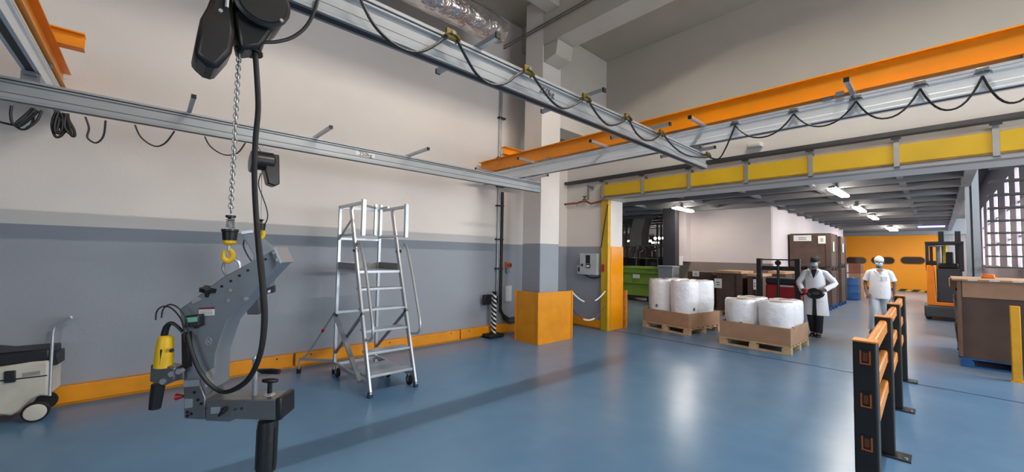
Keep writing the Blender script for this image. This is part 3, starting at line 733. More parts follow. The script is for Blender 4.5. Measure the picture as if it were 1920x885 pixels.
MB().bar(tp_-u*.04+d*.0, tp_+u*.03+d*.045, .05, .008).build('cover_plate', CREAM, gt)
b0, b1 = W(478, 748, .05), W(478, 672, .05)
MB().tube([b0, b0*.6+b1*.4, b1], [.011, .009, .009], 10).ell(b1, (.011, .011, .011), 10, 6).build('crank_post', ALU, gt)
MB().tube([W(484, 694, .04), W(492, 696, .03), W(510, 696, .02), W(524, 697, .015)], [.006, .011, .012, .010], 10).build('crank_grip', BLACK, gt)
k0 = W(505, 745, .05)
MB().lathe([(.02, -.01), (.024, 0), (.022, .012), (.010, .018)], k0, 14).build('knob_base', ALU, gt)
k1 = k0+Vector((0, 0, .018)); MB().cyl(k1, k1+Vector((0, 0, .045)), .009, n=10).build('knob_stem', BLACK, gt)
kt = k1+Vector((0, 0, .05)); MB().tube([kt-u*.03, kt-u*.012, kt+u*.012, kt+u*.03], [.007, .010, .010, .007], 8).build('knob_bar', BLACK, gt)
b0 = W(503, 786, .05); zt_ = b0.z
MB().lathe([(.02, 0), (.036, -.003), (.038, -.02), (.038, -.185), (.036, -.205), (.025, -.214), (.01, -.216)], (b0.x, b0.y, zt_), 22).build('expanding_mandrel', mat('mandrel_dark', (44, 43, 44), .4, .3), gt)
for k in range(3):
    a = k*2.1+.6; pp_ = Vector((b0.x+.037*math.cos(a), b0.y+.037*math.sin(a), zt_))
    MB().bar(pp_-Vector((0, 0, .03)), pp_-Vector((0, 0, .19)), .012, .006, (math.cos(a), math.sin(a), 0)).build('expanding_jaw', BLACK, gt)
# thick control hose from hoist to tool
hz = [(478, 93, .0), (482, 150, 0), (484, 205, 0), (479, 262, 0), (477, 330, 0), (480, 400, -.03), (486, 470, -.06), (493, 540, -.08), (496, 600, -.08), (489, 660, -.08), (470, 705, -.07), (447, 726, -.06), (420, 735, -.05), (395, 722, -.045), (374, 695, -.04), (360, 660, -.04), (352, 628, -.035)]
W0 = frame((X2, .245, 0), 0)[0]
pts = [W(x, y, o) if y > 420 else W0(x, y, -.02) for x, y, o in hz]
hs = MB().tube(pts, [.0105]*6+[.0115]*3+[.010]*3+[.008]*5, 10, smooth=4).build('control_hose', CABLE, None)
tag(hs, 'thick black hose running from the large hoist down to the grey gripper', 'hose')

# ---- rear hoist and rear gripper on the left bridge rail
W, slab, u, d = frame((X1, .85, 0), 0)
h2 = thing('chain_hoist', 'small dark hoist with steel dish hanging from the left bridge rail', 'hoist', (X1, .85, 2.35))
slab([(500, 288), (524, 290), (525, 345), (516, 349), (503, 344), (497, 318)], -.08, .16).build('chain_container', BLK, h2, bevel=.012)
c = W(492, 302)
MB().lathe([(.02, -.11), (.085, -.105), (.1, -.09), (.1, .09), (.085, .105), (.02, .105)], (c.x, c.y, c.z), 18, 'y').build('motor_drum', BLK, h2)
c = W(472, 306); MB().lathe([(.015, -.03), (.09, -.02), (.1, 0), (.09, .02), (.02, .03)], c, 18, 'y').build('end_dish', mat('dish_steel', (110, 128, 146), .35, .6), h2)
slab([(484, 274), (512, 280), (504, 285), (500, 291), (492, 291), (490, 284)], -.02, .04).build('hanger_bracket', STEEL, h2)
MB().cyl(W(491, 318), W(490, 412), .004, n=6).build('lift_chain', ZINC, h2)
MB().tube([W(x, y, -.02) for x, y in ((489, 325), (485, 340), (486, 352), (492, 368), (499, 388), (502, 405), (498, 418), (490, 424))], .006, 6, smooth=4).build('control_cable', CABLE, h2)
c = W(490, 411); MB().lathe([(.01, 0), (.028, -.005), (.012, -.02), (.012, -.04)], c, 12).build('stop_cap', BLACK, h2)
c = W(490, 419); MB().lathe([(.02, 0), (.042, 0), (.036, -.07), (.02, -.07)], c, 14).build('cup', BLACK, h2)
hk = [W(x, y) for x, y in ((490, 430), (494, 436), (493, 443), (487, 446), (483, 441), (483, 434))]
MB().tube(hk, [.018, .02, .02, .018, .015, .01], 8, smooth=3).build('hook', YELLOW, h2)
g2 = thing('roll_gripper', 'second grey gripper hanging further back, half hidden behind the first', 'gripper', (X1, .85, .98))
W2, slab2, u2, d2 = frame((X1, .85, 0), R_(25))
slab2([(453, 437), (474, 435), (514, 468), (508, 545), (478, 556), (470, 520), (476, 480)], 0, .14).build('arm', GREYTOOL, g2, bevel=.005)
slab2([(452, 434), (474, 431), (475, 436), (453, 439)], -.01, .16).build('end_plate', ALU, g2)
slab2([(461, 555), (485, 553), (487, 588), (484, 590), (463, 590)], -.02, .12).build('motor_block', mat('motor_grey', (70, 72, 76), .45), g2, bevel=.008)
slab2([(496, 542), (512, 536), (512, 549), (497, 552)], -.02, .1).build('sensor_box', DARKMETAL, g2)
slab2([(502, 545), (507, 543), (507, 548), (502, 549)], -.024, .004).build('sensor_label', PAPER, g2)
MB().tube([W2(x, y, -.02) for x, y in ((458, 450), (457, 462), (464, 478), (472, 490))], .008, 6, smooth=4).build('sensor_wire', CABLE, g2)

# ================================================================== WAREHOUSE LADDER
ld = thing('platform_ladder', 'aluminium mobile platform ladder with guard rails standing before the grey wall', 'ladder', (-5.0, 2.2, 0))
LY0, LY1 = 1.93, 2.50            # the two sides
zp, ztop_ = 1.41, 2.27           # platform, guard rail
XFt, XPt, XRr = -4.40, -4.93, -5.56   # foot of the steps, platform front, rear posts
def stile(y):
    return (XFt, y, .03), (XFt-(XFt+5.18)*1.0, y, 2.24)
for y in (LY0, LY1):
    a, b = stile(y); MB().bar(a, b, .028, .065, (1, 0, 0)).build('stile', ALU, ld, bevel=.004)
    MB().bar((XRr, y, .05), (XRr, y, ztop_), .04, .04).build('rear_post', ALU, ld, bevel=.004)
    MB().cyl((XFt+.006, y, 0), (XFt-.004, y, .06), .032, .03, n=10).build('rubber_foot', mat('foot_blue_black', (38, 52, 72), .6), ld)
for k in range(5):
    z = .215+k*.243; x = XFt-(.78)*(z/2.24)
    MB().box(x-.14, x+.03, LY0+.015, LY1-.015, z-.018, z+.012).build('step', ALU, ld, bevel=.004)
MB().box(XRr, XPt+.06, LY0, LY1, zp-.03, zp).build('platform', ALU, ld)
m = MB().box(XRr-.01, XRr+.01, LY0, LY1, zp, zp+.09)
m.build('toe_board', mat('chequer_alu', (150, 150, 150), .45, .6, var=.15, scale=60), ld)
for y in (LY0, LY1): MB().box(XRr, XPt-.02, y-.008, y+.008, zp, zp+.09).build('toe_board', mat('chequer_alu', (150, 150, 150), .45, .6), ld)
# guard cage
for y in (LY0, LY1):
    MB().bar((XRr, y, ztop_-.02), (-4.76, y, ztop_-.02), .032, .04).build('top_rail', ALU, ld, bevel=.004)
    MB().bar((XRr, y, 1.86), (-5.05, y, 1.86), .025, .03).build('mid_rail', ALU, ld)
    MB().bar((-4.76, y, 1.84), (-4.76, y, ztop_+.02), .05, .045).build('gate_post', ALU, ld, bevel=.004)
MB().bar((XRr, LY0, ztop_-.02), (XRr, LY1, ztop_-.02), .03, .04).build('rear_top_rail', ALU, ld)
MB().bar((XRr, LY0, 1.82), (XRr, LY1, 1.82), .025, .03).build('rear_mid_rail', ALU, ld)
ym = (LY0+LY1)/2
for y in (ym-.03, ym+.04): MB().bar((-5.0, y, 1.86), (-5.0, y, ztop_-.0), .032, .035).build('gate_bar', ALU, ld)
for y0, y1 in ((LY0, ym-.03), (ym+.04, LY1)):
    MB().bar((-4.78, y0, ztop_-.05), (-5.0, y1 if y0 == LY0 else y0, ztop_-.05), .022, .025).build('gate_rail', ALU, ld)
    MB().bar((-4.78, y0 if y0 == LY0 else y1, 1.86), (-5.0, y1 if y0 == LY0 else y0, 1.86), .022, .025).build('gate_rail', ALU, ld)
MB().bar((XRr, LY0-.01, 1.80), (-5.12, LY0-.01, 2.06), .02, .02).build('guard_brace', ALU, ld)
# curved hand rails
for y, o, xo in ((LY0, .015, .09), (LY1, .09, .02)):
    x_at = lambda z: XFt-.78*(z/2.24)
    pts = [(x_at(1.66)-.02, y, 1.66), (x_at(1.7)+.02+xo*.3, y+o*.8, 1.75), (x_at(1.7)+.07+xo*.6, y+o, 1.73), (x_at(1.4)+.13+xo, y+o, 1.40), (x_at(1.0)+.16+xo, y+o, .98), (x_at(.75)+.16+xo, y+o, .74), (x_at(.66)+.1+xo*.7, y+o*.9, .63), (x_at(.62), y+o*.2, .62)]
    MB().tube(pts, .017, 10, smooth=4).build('hand_rail', ALU, ld)
    MB().cyl((x_at(1.66)-.03, y, 1.66), (x_at(1.66)+.03, y+o*.3, 1.66), .024, n=10).build('rail_clamp', BLACK, ld)
# base frame, braces, wheels
for y in (LY0, LY1):
    MB().bar((XRr, y, .14), (XFt-.06, y, .14), .03, .05).build('base_rail', ALU, ld)
    MB().bar((XRr, y, .27), (-4.66, y, .92), .028, .028).build('diagonal_brace', STEEL, ld)
    MB().cyl((XRr, y, 0), (XRr, y, .06), .03, n=10).build('rubber_foot', RUBBER, ld)
for x in (XRr+.05, -4.95): MB().bar((x, LY0, .14), (x, LY1, .14), .03, .04).build('cross_rail', ALU, ld)
MB().box(-5.1, -4.55, LY0+.03, LY1-.03, .17, .19).build('base_tray', ALU, ld)
MB().bar((XRr, LY0, .82), (XRr, LY1, .82), .025, .03).build('rear_cross_rail', ALU, ld)
for x, y in ((-5.38, LY0-.02), (-4.98, LY1-.08), (-4.52, LY1-.02), (-5.38, LY1)):
    w_ = MB().lathe([(.02, -.018), (.058, -.018), (.064, -.01), (.064, .01), (.058, .018), (.02, .018)], (x, y, .064), 16, 'y').build('castor', RUBBER, ld)
    MB().box(x-.02, x+.02, y-.028, y+.028, .10, .15).box(x-.02, x+.02, y-.028, y-.022, .05, .12).box(x-.02, x+.02, y+.022, y+.028, .05, .12).build('castor_fork', ZINC, w_)
# stabiliser and outrigger
MB().bar((-5.45, LY0-.05, .80), (-4.62, LY0-.03, .13), .03, .05, (0, 1, 0)).build('stabiliser', ALU, ld)
MB().cyl((-5.5, LY0-.05, .8), (-5.4, LY0-.05, .8), .022, n=8).build('stabiliser_joint', BLACK, ld)
of = at(560, 700, Z=0)
MB().tube([(XRr, LY0, .86), (of.x+.03, of.y+.09, .24), (of.x, of.y, .16), (of.x, of.y, .05)], .013, 8).build('outrigger', mat('grey_tube', (150, 152, 156), .5, .2), ld)
MB().cyl((of.x, of.y, 0), (of.x, of.y, .06), .028, n=10).build('rubber_foot', RUBBER, ld)
q0, q1 = Vector((XRr, LY0, .86)), Vector((of.x+.03, of.y+.09, .24)); qm = q0.lerp(q1, .44)
MB().cyl(qm, qm+(q1-q0).normalized()*.04, .02, n=8).build('red_collar', RED, ld)
MB().bar((XRr, LY0, .17), (of.x, of.y, .19), .02, .03).build('outrigger_link', ALU, ld)

# ================================================================== SMALL THINGS ON THE LEFT
vm = thing('extractor_vacuum', 'cream and black wheeled extractor vacuum by the wall at the left edge', 'vacuum', (-5.95, -.95, 0))
W, slab, u, d = frame((-5.83, -.7, 0), R_(8))
slab([(-60, 668), (-60, 772), (20, 781), (40, 770), (52, 752), (75, 742), (90, 744), (92, 676), (60, 678), (0, 688), (-30, 690)], 0, .34).build('body', CREAM, vm, bevel=.02)
slab([(-60, 658), (-30, 660), (0, 662), (93, 654), (92, 676), (0, 688), (-60, 692)], .01, .33).build('lid', BLACK, vm, bevel=.015)
slab([(-60, 716), (0, 713), (88, 703), (88, 705), (0, 715.5), (-60, 719)], -.004, .01).build('seam', BLACK, vm)
slab([(7, 697), (28, 695), (28, 717), (7, 719)], -.02, .025).build('latch', BLACK, vm, bevel=.005)
slab([(42, 700), (75, 695), (75, 702), (42, 707)], -.004, .006).build('nameplate', mat('plate_grey', (150, 148, 138), .5), vm)
cw = W(67, 770, -.03)
wl = MB().lathe([(.02, -.03), (.082, -.03), (.09, -.02), (.09, .02), (.082, .03), (.02, .03)], (cw.x, cw.y, .091), 24, 'x').build('wheel', RUBBER, vm)
MB().lathe([(.01, .034), (.06, .036), (.074, .03), (.074, .02), (.01, .02)], (cw.x, cw.y, .091), 24, 'x').build('hub_cap', CREAM, wl)
MB().lathe([(.02, -.03), (.082, -.03), (.09, 0), (.082, .03), (.02, .03)], (cw.x-.36, cw.y+.02, .091), 20, 'x').build('wheel', RUBBER, vm)
for y_ in (-1.1,):
    MB().lathe([(.01, -.02), (.04, -.015), (.04, .015), (.01, .02)], (cw.x-.05, y_, .041), 14, 'x').build('castor', RUBBER, vm)
    MB().box(cw.x-.08, cw.x-.02, y_-.03, y_+.03, .05, .14).build('castor_fork', DARKMETAL, vm)
hp = [(93, 742), (95, 700), (98, 640), (101, 615), (108, 610), (120, 603), (133, 595)]
MB().tube([W(x, y, .02) for x, y in hp], .013, 8, smooth=3).build('push_handle', ALU, vm)
MB().tube([W(x, y, .30) for x, y in hp], .013, 8, smooth=3).build('push_handle', ALU, vm)
MB().cyl(W(133, 595, .02), W(133, 595, .30), .013).build('handle_bar', ALU, vm)
slab([(98, 662), (108, 660), (108, 684), (98, 686)], .02, .2).build('outlet', BLACK, vm, bevel=.005)

# striped bollard on a black foot
bc = at(925, 632, Z=0)
bo = thing('striped_post', 'black and white striped post on a heavy black foot by the wall', 'post', (bc.x, bc.y, 0))
MB().box(bc.x-.13, bc.x+.13, bc.y-.2, bc.y+.18, 0, .075).build('foot', RUBBER, bo, bevel=.025)
MB().box(bc.x-.035, bc.x+.035, bc.y-.035, bc.y+.035, .07, .90).build('post', BLACK, bo)
for k in range(9):
    z = .1+k*.088
    MB().prism([(bc.y-.035, z), (bc.y+.035, z-.04), (bc.y+.035, z-.0), (bc.y-.035, z+.044)], 'x', bc.x+.035, bc.x+.0365).build('white_stripe', WHITE, bo)
    MB().prism([(bc.x-.035, z+.044), (bc.x+.035, z), (bc.x+.035, z+.04), (bc.x-.035, z+.084)], 'y', bc.y-.0365, bc.y-.035).build('white_stripe', WHITE, bo)
MB().box(bc.x-.10, bc.x-.035, bc.y-.22, bc.y-.03, .64, .84).build('tape_cassette', BLACK, bo, bevel=.015)
MB().box(bc.x-.08, bc.x-.035, bc.y+.03, bc.y+.14, .66, .8).build('cable_holder', BLACK, bo, bevel=.01)

# cables and fittings on the left wall
cr = at(938, 300, X=WX+.04); CY = 5.36
cb = thing('cable_run', 'vertical cables and conduit clipped to the wall left of the corner column', 'cable', (WX+.04, CY, .3))
for o, r, z0_, m_ in ((-.045, .012, .62, STEEL), (.0, .009, .62, STEEL), (.05, .02, .45, CABLE), (.085, .014, .42, CABLE)):
    MB().cyl((WX+.045, CY+o, z0_), (WX+.045, CY+o, 5.3 if m_ is STEEL else 2.95), r, n=8).build('conduit' if m_ is STEEL else 'cable', m_, cb)
for z in (1.35, 1.95, 2.65, 3.05, 3.65, 4.5): MB().box(WX+.003, WX+.075, CY-.09, CY+.09, z-.015, z+.015).build('clip', DARKMETAL, cb)
for k in range(4):
    o = .02+k*.025
    MB().tube([(WX+.045, CY+.05+o*.3, .62-o), (WX+.05, CY+.07+o*.3, .52-o), (WX+.06, CY+.14, .42-o*1.2), (WX+.08, CY+.28, .34-o*1.5), (WX+.1, CY+.55, .35-o*1.6), (WX+.1, CY+.75, .36-o*1.6)], .014, 8).build('cable', CABLE, cb)
es = thing('switch_box', 'small orange switch box on the wall beside the vertical cables', 'switch', (WX+.04, 5.58, 1.4))
c = at(952, 497, X=WX+.04)
MB().box(WX, WX+.06, c.y-.05, c.y+.1, c.z-.06, c.z+.06).build('housing', mat('socket_orange', (226, 120, 48), .4), es, bevel=.01)
MB().cyl((WX+.06, c.y, c.z), (WX+.09, c.y, c.z), .03).build('button', RED, es)
MB().box(WX+.06, WX+.08, c.y+.04, c.y+.08, c.z-.035, c.z+.035).build('rocker', DARKMETAL, es)
MB().box(WX, WX+.05, c.y-.03, c.y+.05, c.z-.17, c.z-.07).build('junction', GREYTOOL, es)
c = at(955, 552, X=WX+.05)
tb = MB().box(WX+.0, WX+.05, c.y-.09, c.y+.07, c.z-.15, c.z+.18).build('trunking_box', WHITE, None, bevel=.008)
tag(tb, 'white upright trunking box on the wall behind the orange column guard', 'box')

# control cabinet on the back wall
a, b = at(1090, 475, Y=WY-.1), at(1121, 516, Y=WY-.1)
cc = thing('control_cabinet', 'grey door control cabinet on the wall between column and yellow post', 'cabinet', ((a.x+b.x)/2, WY-.1, b.z))
MB().box(a.x, b.x, WY-.16, WY-.001, b.z, a.z).build('box', mat('cabinet_grey', (188, 192, 192), .5), cc, bevel=.006)
xm = (a.x+b.x)/2
MB().box(xm-.06, xm+.06, WY-.165, WY-.16, a.z-.23, a.z-.04).build('display', mat('display_black', (28, 28, 28), .3), cc)
MB().cyl((xm-.16, WY-.17, a.z-.27), (xm-.16, WY-.16, a.z-.27), .03).build('keyswitch', DARKMETAL, cc)
MB().box(xm-.05, xm+.07, WY-.172, WY-.16, a.z-.33, a.z-.24).build('button_panel', mat('panel_dark', (52, 54, 56), .4), cc)
MB().box(xm-.03, xm+.05, WY-.178, WY-.172, a.z-.31, a.z-.27).build('button_key', PAPER, cc)
a2 = at(1083, 497, Y=WY-.1)
s2 = MB().box(a2.x, a.x-.005, WY-.12, WY-.001, b.z, a2.z).build('side_box', mat('cabinet_grey', (188, 192, 192), .5), cc, bevel=.006)
MB().box(a2.x+.03, a.x-.03, WY-.125, WY-.12, b.z+.06, a2.z-.05).build('side_switch', mat('panel_dark', (52, 54, 56), .4), s2)
MB().tube([(a.x+.05, WY-.05, b.z), (a.x+.2, WY-.05, b.z-.06), (b.x-.1, WY-.05, b.z-.07), (b.x+.06, WY-.06, b.z-.02)], .012, 8, smooth=4).build('cable', CABLE, cc)
dc = MB().tube([at(x, y, Y=WY-.13) for x, y in ((1140, 383), (1136, 405), (1131, 435), (1128, 458), (1127, 464))], .012, 8, smooth=3).build('drop_cable', CABLE, None)
tag(dc, 'black cable slanting down across the top of the yellow post', 'cable')
# red and white plastic chains between guard and post
def chain(label, A, B, sag, nseg, colors):
    t = thing('barrier_chain', label, 'chain', ((A[0]+B[0])/2, (A[1]+B[1])/2, min(A[2], B[2])-sag), 'red and white chains at the column guard')
    A, B = Vector(A), Vector(B); prev = None
    for k in range(nseg):
        pts = []
        for q_ in range(4):
            uu = (k+q_/3)/nseg; pts.append(A.lerp(B, uu)-Vector((0, 0, sag*4*uu*(1-uu))))
        cc_ = colors(k)
        MB().tube(pts, .016 if cc_ is WHITE else .008, 6).build('white_link_run' if cc_ is WHITE else 'red_link_run', cc_, t)
RUSTC = mat('chain_red', (120, 52, 48), .5)
chain('upper red and white barrier chain between column guard and yellow post', (-4.98, 6.28, .91), (-5.02, 7.48, .87), .22, 6, lambda k: WHITE if k in (0, 1, 4, 5) else RUSTC)
chain('lower red and white barrier chain sagging below the other one', (-5.0, 6.28, .62), (-5.03, 7.48, .53), .28, 6, lambda k: WHITE if k in (2, 3) else RUSTC)

# ================================================================== BARRIER
brr = []
PY = (3.22, 4.74, 6.26, 7.79); BX = -.37
BARM = mat('barrier_black', (24, 22, 22), .5, var=.1); BARO = mat('barrier_orange', (226, 140, 44), .45, var=.06)
RZ = (1.085, .835, .585)
bt = thing('safety_barrier', 'black and orange safety barrier with four posts along the walkway', 'barrier', (BX, 5.5, 0))
BXS = (-.31, -.335, -.355, -.375)
for i, y in enumerate(PY):
    BX = BXS[i]
    p = MB().box(BX-.055, BX+.055, y-.06, y+.06, .015, 1.165).build('post', BARM, bt, bevel=.01)
    MB().box(BX-.057, BX+.057, y-.062, y+.062, 1.163, 1.172).build('post_cap', BARO, p)
    MB().box(BX-.09, BX+.15, y-.09, y+.09, 0, .015).build('base_plate', DARKMETAL, p)
    MB().cyl((BX+.12, y-.06, .015), (BX+.12, y-.06, .03), .012, n=6).build('anchor_bolt', ZINC, p)
    for z in RZ:   # rail-end slots in the post
        MB().box(BX-.022, BX+.028, y-.064, y-.06, z-.05, z+.04).build('slot', BLACK, p)
        MB().prism([(BX-.022, z+.03), (BX-.022, z-.05), (BX+.028, z-.05), (BX+.028, z+.03), (BX+.02, z+.03), (BX+.02, z-.042), (BX-.014, z-.042), (BX-.014, z+.03)], 'y', y-.067, y-.064).build('slot_lip', mat('lip_orange', (176, 92, 26), .5), p)
        MB().box(BX-.008, BX+.014, y-.066, y-.064, z-.03, z+.02).build('rail_end', mat('rail_end_brown', (104, 54, 24), .5), p)
for z in RZ:
    for k in range(3):
        MB().bar((BXS[k], PY[k]+.06, z), (BXS[k+1], PY[k+1]-.06, z), .05, .11).build('rail', BARO, bt, bevel=.015)
bl = at(1908, 716, Z=0)
yb_ = thing('bollard', 'slim yellow post at the right edge in front of the brown crate', 'post', (bl.x, bl.y, 0))
MB().box(bl.x-.045, bl.x+.045, bl.y-.045, bl.y+.045, .01, 1.05).build('post', mat('bollard_yellow', (226, 164, 20), .45), yb_, bevel=.008)
MB().box(bl.x-.06, bl.x+.06, bl.y-.06, bl.y+.06, 0, .012).build('foot_plate', mat('bollard_yellow', (226, 164, 20), .45), yb_)

# ================================================================== PALLETS AND ROLLS
def pallet(name, label, w, dpt, m, group='wooden pallets'):
    t = thing(name, label, 'pallet', (0, 0, 0), group)
    for k in range(3):
        y = -dpt/2+.05+k*(dpt-.1)/2
        MB().box(-w/2, w/2, y-.05, y+.05, 0, .022).build('bottom_board', m, t)
        for q_ in range(3):
            x = -w/2+.07+q_*(w-.14)/2
            MB().box(x-.07, x+.07, y-.05, y+.05, .022, .1).build('block', m, t)
    for q_ in range(3):
        x = -w/2+.07+q_*(w-.14)/2
        MB().box(x-.05, x+.05, -dpt/2, dpt/2, .1, .122).build('stringer_board', m, t)
    for k in range(7):
        y = -dpt/2+.05+k*(dpt-.1)/6
        MB().box(-w/2, w/2, y-.045, y+.045, .122, .144).build('deck_board', m, t)
    return t
def tray(label, w, dpt, z0, z1, m=CARD):
    t = thing('cardboard_tray', label, 'cardboard tray', (0, 0, 0), 'cardboard trays')
    th = .012
    MB().box(-w/2, w/2, -dpt/2, dpt/2, z0, z0+.008).build('base_sheet', m, t)
    MB().box(-w/2, w/2, -dpt/2, -dpt/2+th, z0+.008, z1).build('side', m, t)
    MB().box(-w/2, w/2, dpt/2-th, dpt/2, z0+.008, z1).build('side', m, t)
    MB().box(-w/2, -w/2+th, -dpt/2+th, dpt/2-th, z0+.008, z1).build('side', m, t)
    MB().box(w/2-th, w/2, -dpt/2+th, dpt/2-th, z0+.008, z1).build('side', m, t)
    return t
def roll(r, h, seed):
    rnd = random.Random(seed); n = 28; rings = []
    prof = [(.55, h-.012), (.80, h-.002), (.93, h-.008), (.975, h-.035), (.99, h-.1), (.985, h*.72), (.99, max(h*.5, .33)), (.945, .285), (.94, 0)]
    ph = [rnd.uniform(0, 6.28) for _ in range(4)]
    for q_, (f, z) in enumerate(prof):
        rings.append([((r*f*(1+.006*math.sin(3*a+ph[0]+z*4)+.004*math.sin(7*a+ph[1]-z*6)))*math.cos(a), (r*f*(1+.006*math.sin(3*a+ph[0]+z*4)+.004*math.sin(7*a+ph[1]-z*6)))*math.sin(a), z+.006*math.sin(5*a+ph[2])*(q_ < 3)) for a in [2*math.pi*k/n for k in range(n)]])
    return MB().loft(rings)
def loaded(loc, rz, w, dpt, hroll, labels, gname):
    p = pallet('pallet', labels[0], w, dpt, PINE); place(p, (loc[0], loc[1], 0), rz)
    t = tray(labels[1], w-.02, dpt-.02, .146, .45); place(t, (loc[0], loc[1], 0), rz)
    ca, sa = math.cos(rz), math.sin(rz); r = min(w, dpt)/4-.008
    sx, sy = w/4-.004, dpt/4-.004
    for i, (ax, ay) in enumerate(((-1, -1), (1, -1), (-1, 1), (1, 1))):
        o = roll(r, hroll, loc[0]*10+i).build('wrapped_roll', FILM, None, smooth=60)
        x, y = ax*sx, ay*sy
        o.location = (loc[0]+x*ca-y*sa, loc[1]+x*sa+y*ca, .158); o.rotation_euler = (0, 0, rz+i)
        tag(o, labels[2+i], 'roll', gname)
        tp = MB().lathe([(.03, 0), (.1, 0), (.1, .012), (.03, .012)], (0, 0, hroll-.02), 14).build('core_end', CARD, None); tp.parent = o
        tp.location = (0, 0, hroll-.018)
        pt = MB().bar((r*.99*math.cos(-1.3), r*.99*math.sin(-1.3), hroll*.35), (r*.99*math.cos(-1.3), r*.99*math.sin(-1.3), hroll*.42), .05, .004, (math.cos(-1.3), math.sin(-1.3), 0)).build('print_mark', mat('mark_grey', (110, 110, 120), .6), None)
        pt.parent = o; pt.rotation_euler = (0, 0, -i-rz)
    return p
loaded((-4.09, 9.16), R_(-10), 1.2, 1.2, .98, ['pine pallet under the taller stack of white rolls', 'brown cardboard tray around the foot of the taller white rolls',
    'tall white wrapped roll, front left on the farther pallet', 'tall white wrapped roll, front right on the farther pallet', 'tall white wrapped roll, back left on the farther pallet', 'tall white wrapped roll, back right on the farther pallet'], 'tall white rolls')
loaded((-2.32, 8.82), R_(-1), 1.17, 1.24, .72, ['pine pallet under the lower white rolls nearest the camera', 'brown cardboard tray around the foot of the lower white rolls',
    'low white wrapped roll, front left on the nearer pallet', 'low white wrapped roll, front right on the nearer pallet', 'low white wrapped roll, back left on the nearer pallet', 'low white wrapped roll, back right on the nearer pallet'], 'low white rolls')

# ================================================================== BROWN BINS
def bin_(label, x0, x1, y0, y1, z0, z1, group, lid=None, lab=None, ribs=True, band=None):
    t = thing('bulk_bin', label, 'bin', ((x0+x1)/2, (y0+y1)/2, z0), group)
    MB().box(x0, x1, y0, y1, z0, z1).build('body', DKBOARD, t, bevel=.01)
    if ribs:
        for x in (x0+.06, x1-.06): MB().box(x-.06, x+.06, y0-.02, y0, z0+.01, z1-.01).build('corner_board', DKBOARD, t)
        for y in (y0+.06, y1-.06): MB().box(x1, x1+.02, y-.06, y+.06, z0+.01, z1-.01).build('corner_board', DKBOARD, t)
    if band: MB().box(x0+.12, x1-.12, y0-.022, y0-.002, z1-band, z1-.02).build('top_panel', CARD, t)
    if lid: MB().box(x0-.015, x1+.015, y0-.04, y1+.04, z1, z1+lid).build('lid', PLY, t, bevel=.004)
    if lab:
        for lx, lz, lw, lh in lab: 
            lo = MB().box(lx-lw/2, lx+lw/2, y0-.028, y0-.023, lz-lh/2, lz+lh/2).build('paper_label', PAPER, t)
            for k in range(2): MB().box(lx-lw*.22, lx+lw*.22, y0-.030, y0-.028, lz-lh*.2+k*lh*.25, lz-lh*.12+k*lh*.25).build('print_line', PRINT, lo)
    return t
G1 = 'dark brown bins in front of the box room'
def bx(p0, p1, Y): return at(p0, 530, Y=Y).x, at(p1, 530, Y=Y).x
def binpallet(label, x0, x1, y0, y1, m, z=0):
    p = pallet('pallet', label, x1-x0, y1-y0, m); place(p, ((x0+x1)/2, (y0+y1)/2, z)); return p
for (p0, p1, Y, h, lab, plab, lid, lb) in (
    (1290, 1334, 12.5, 1.22, 'dark brown bin behind the taller rolls, leftmost of the row', 'pallet under the leftmost dark brown bin', .0, (-.1, 1.15, .2, .16)),
    (1344, 1390, 12.2, 1.22, 'dark brown bin with wooden lid and a large paper label', 'pallet under the lidded dark brown bin with large label', .07, (-.28, .92, .2, .27)),
    (1402, 1426, 12.2, 1.16, 'narrow dark brown bin beside the mast of the stacker', 'pallet under the narrow bin beside the stacker mast', .07, None),
    (1442, 1472, 13.35, 1.22, 'dark brown bin seen through the stacker mast', 'pallet under the bin seen through the stacker mast', .08, None)):
    x0, x1 = bx(p0, p1, Y)
    binpallet(plab, x0, x1, Y, Y+1.0, PINE)
    xm = (x0+x1)/2
    bin_(lab, x0, x1, Y, Y+1.0, .146, h, G1, lid or None, [(xm+lb[0], lb[1], lb[2], lb[3])] if lb else [(xm+.02, .95, .07, .28)])
tw = (-3.52, -2.40)
binpallet('blue pallet under the tall tower of brown bins', tw[0], tw[1], 16.5, 17.7, BLUEP)
bin_('lower dark brown bin of the tower behind the person in the coat', tw[0], tw[1], 16.5, 17.7, .146, 1.28, 'bins of the tall tower', None, [(-2.6, .9, .12, .3)])
binpallet('dark pallet between the two bins of the tower', tw[0], tw[1], 16.5, 17.7, mat('grey_pallet', (70, 66, 64), .7), 1.285)
bin_('upper dark brown bin of the tower with two paper labels', tw[0], tw[1], 16.5, 17.7, 1.432, 2.54, 'bins of the tall tower', None, [(-3.15, 2.38, .5, .2), (-2.62, 2.32, .2, .26)])
binpallet('blue pallet under the second tower further back', tw[0], tw[1], 18.4, 19.6, BLUEP)
bin_('lower bin of the second tower further back', tw[0], tw[1], 18.4, 19.6, .146, 1.36, 'bins of the tall tower')
binpallet('dark pallet between the bins of the second tower', tw[0], tw[1], 18.4, 19.6, mat('grey_pallet', (70, 66, 64), .7), 1.365)
bin_('upper bin of the second tower further back', tw[0], tw[1], 18.4, 19.6, 1.512, 2.52, 'bins of the tall tower')
# white labels on the right-hand sides of the towers
for y, z, lab in ((16.9, 2.1, 'white tag on the side of the upper bin in the front tower'), (18.8, 2.1, 'white tag on the side of the upper bin in the back tower'), (17.0, .9, 'white tag on the side of the lower bin in the front tower')):
    o = MB().box(tw[1]+.022, tw[1]+.028, y-.12, y+.12, z-.16, z+.16).build('side_tag', PAPER, None); tag(o, lab, 'tag')
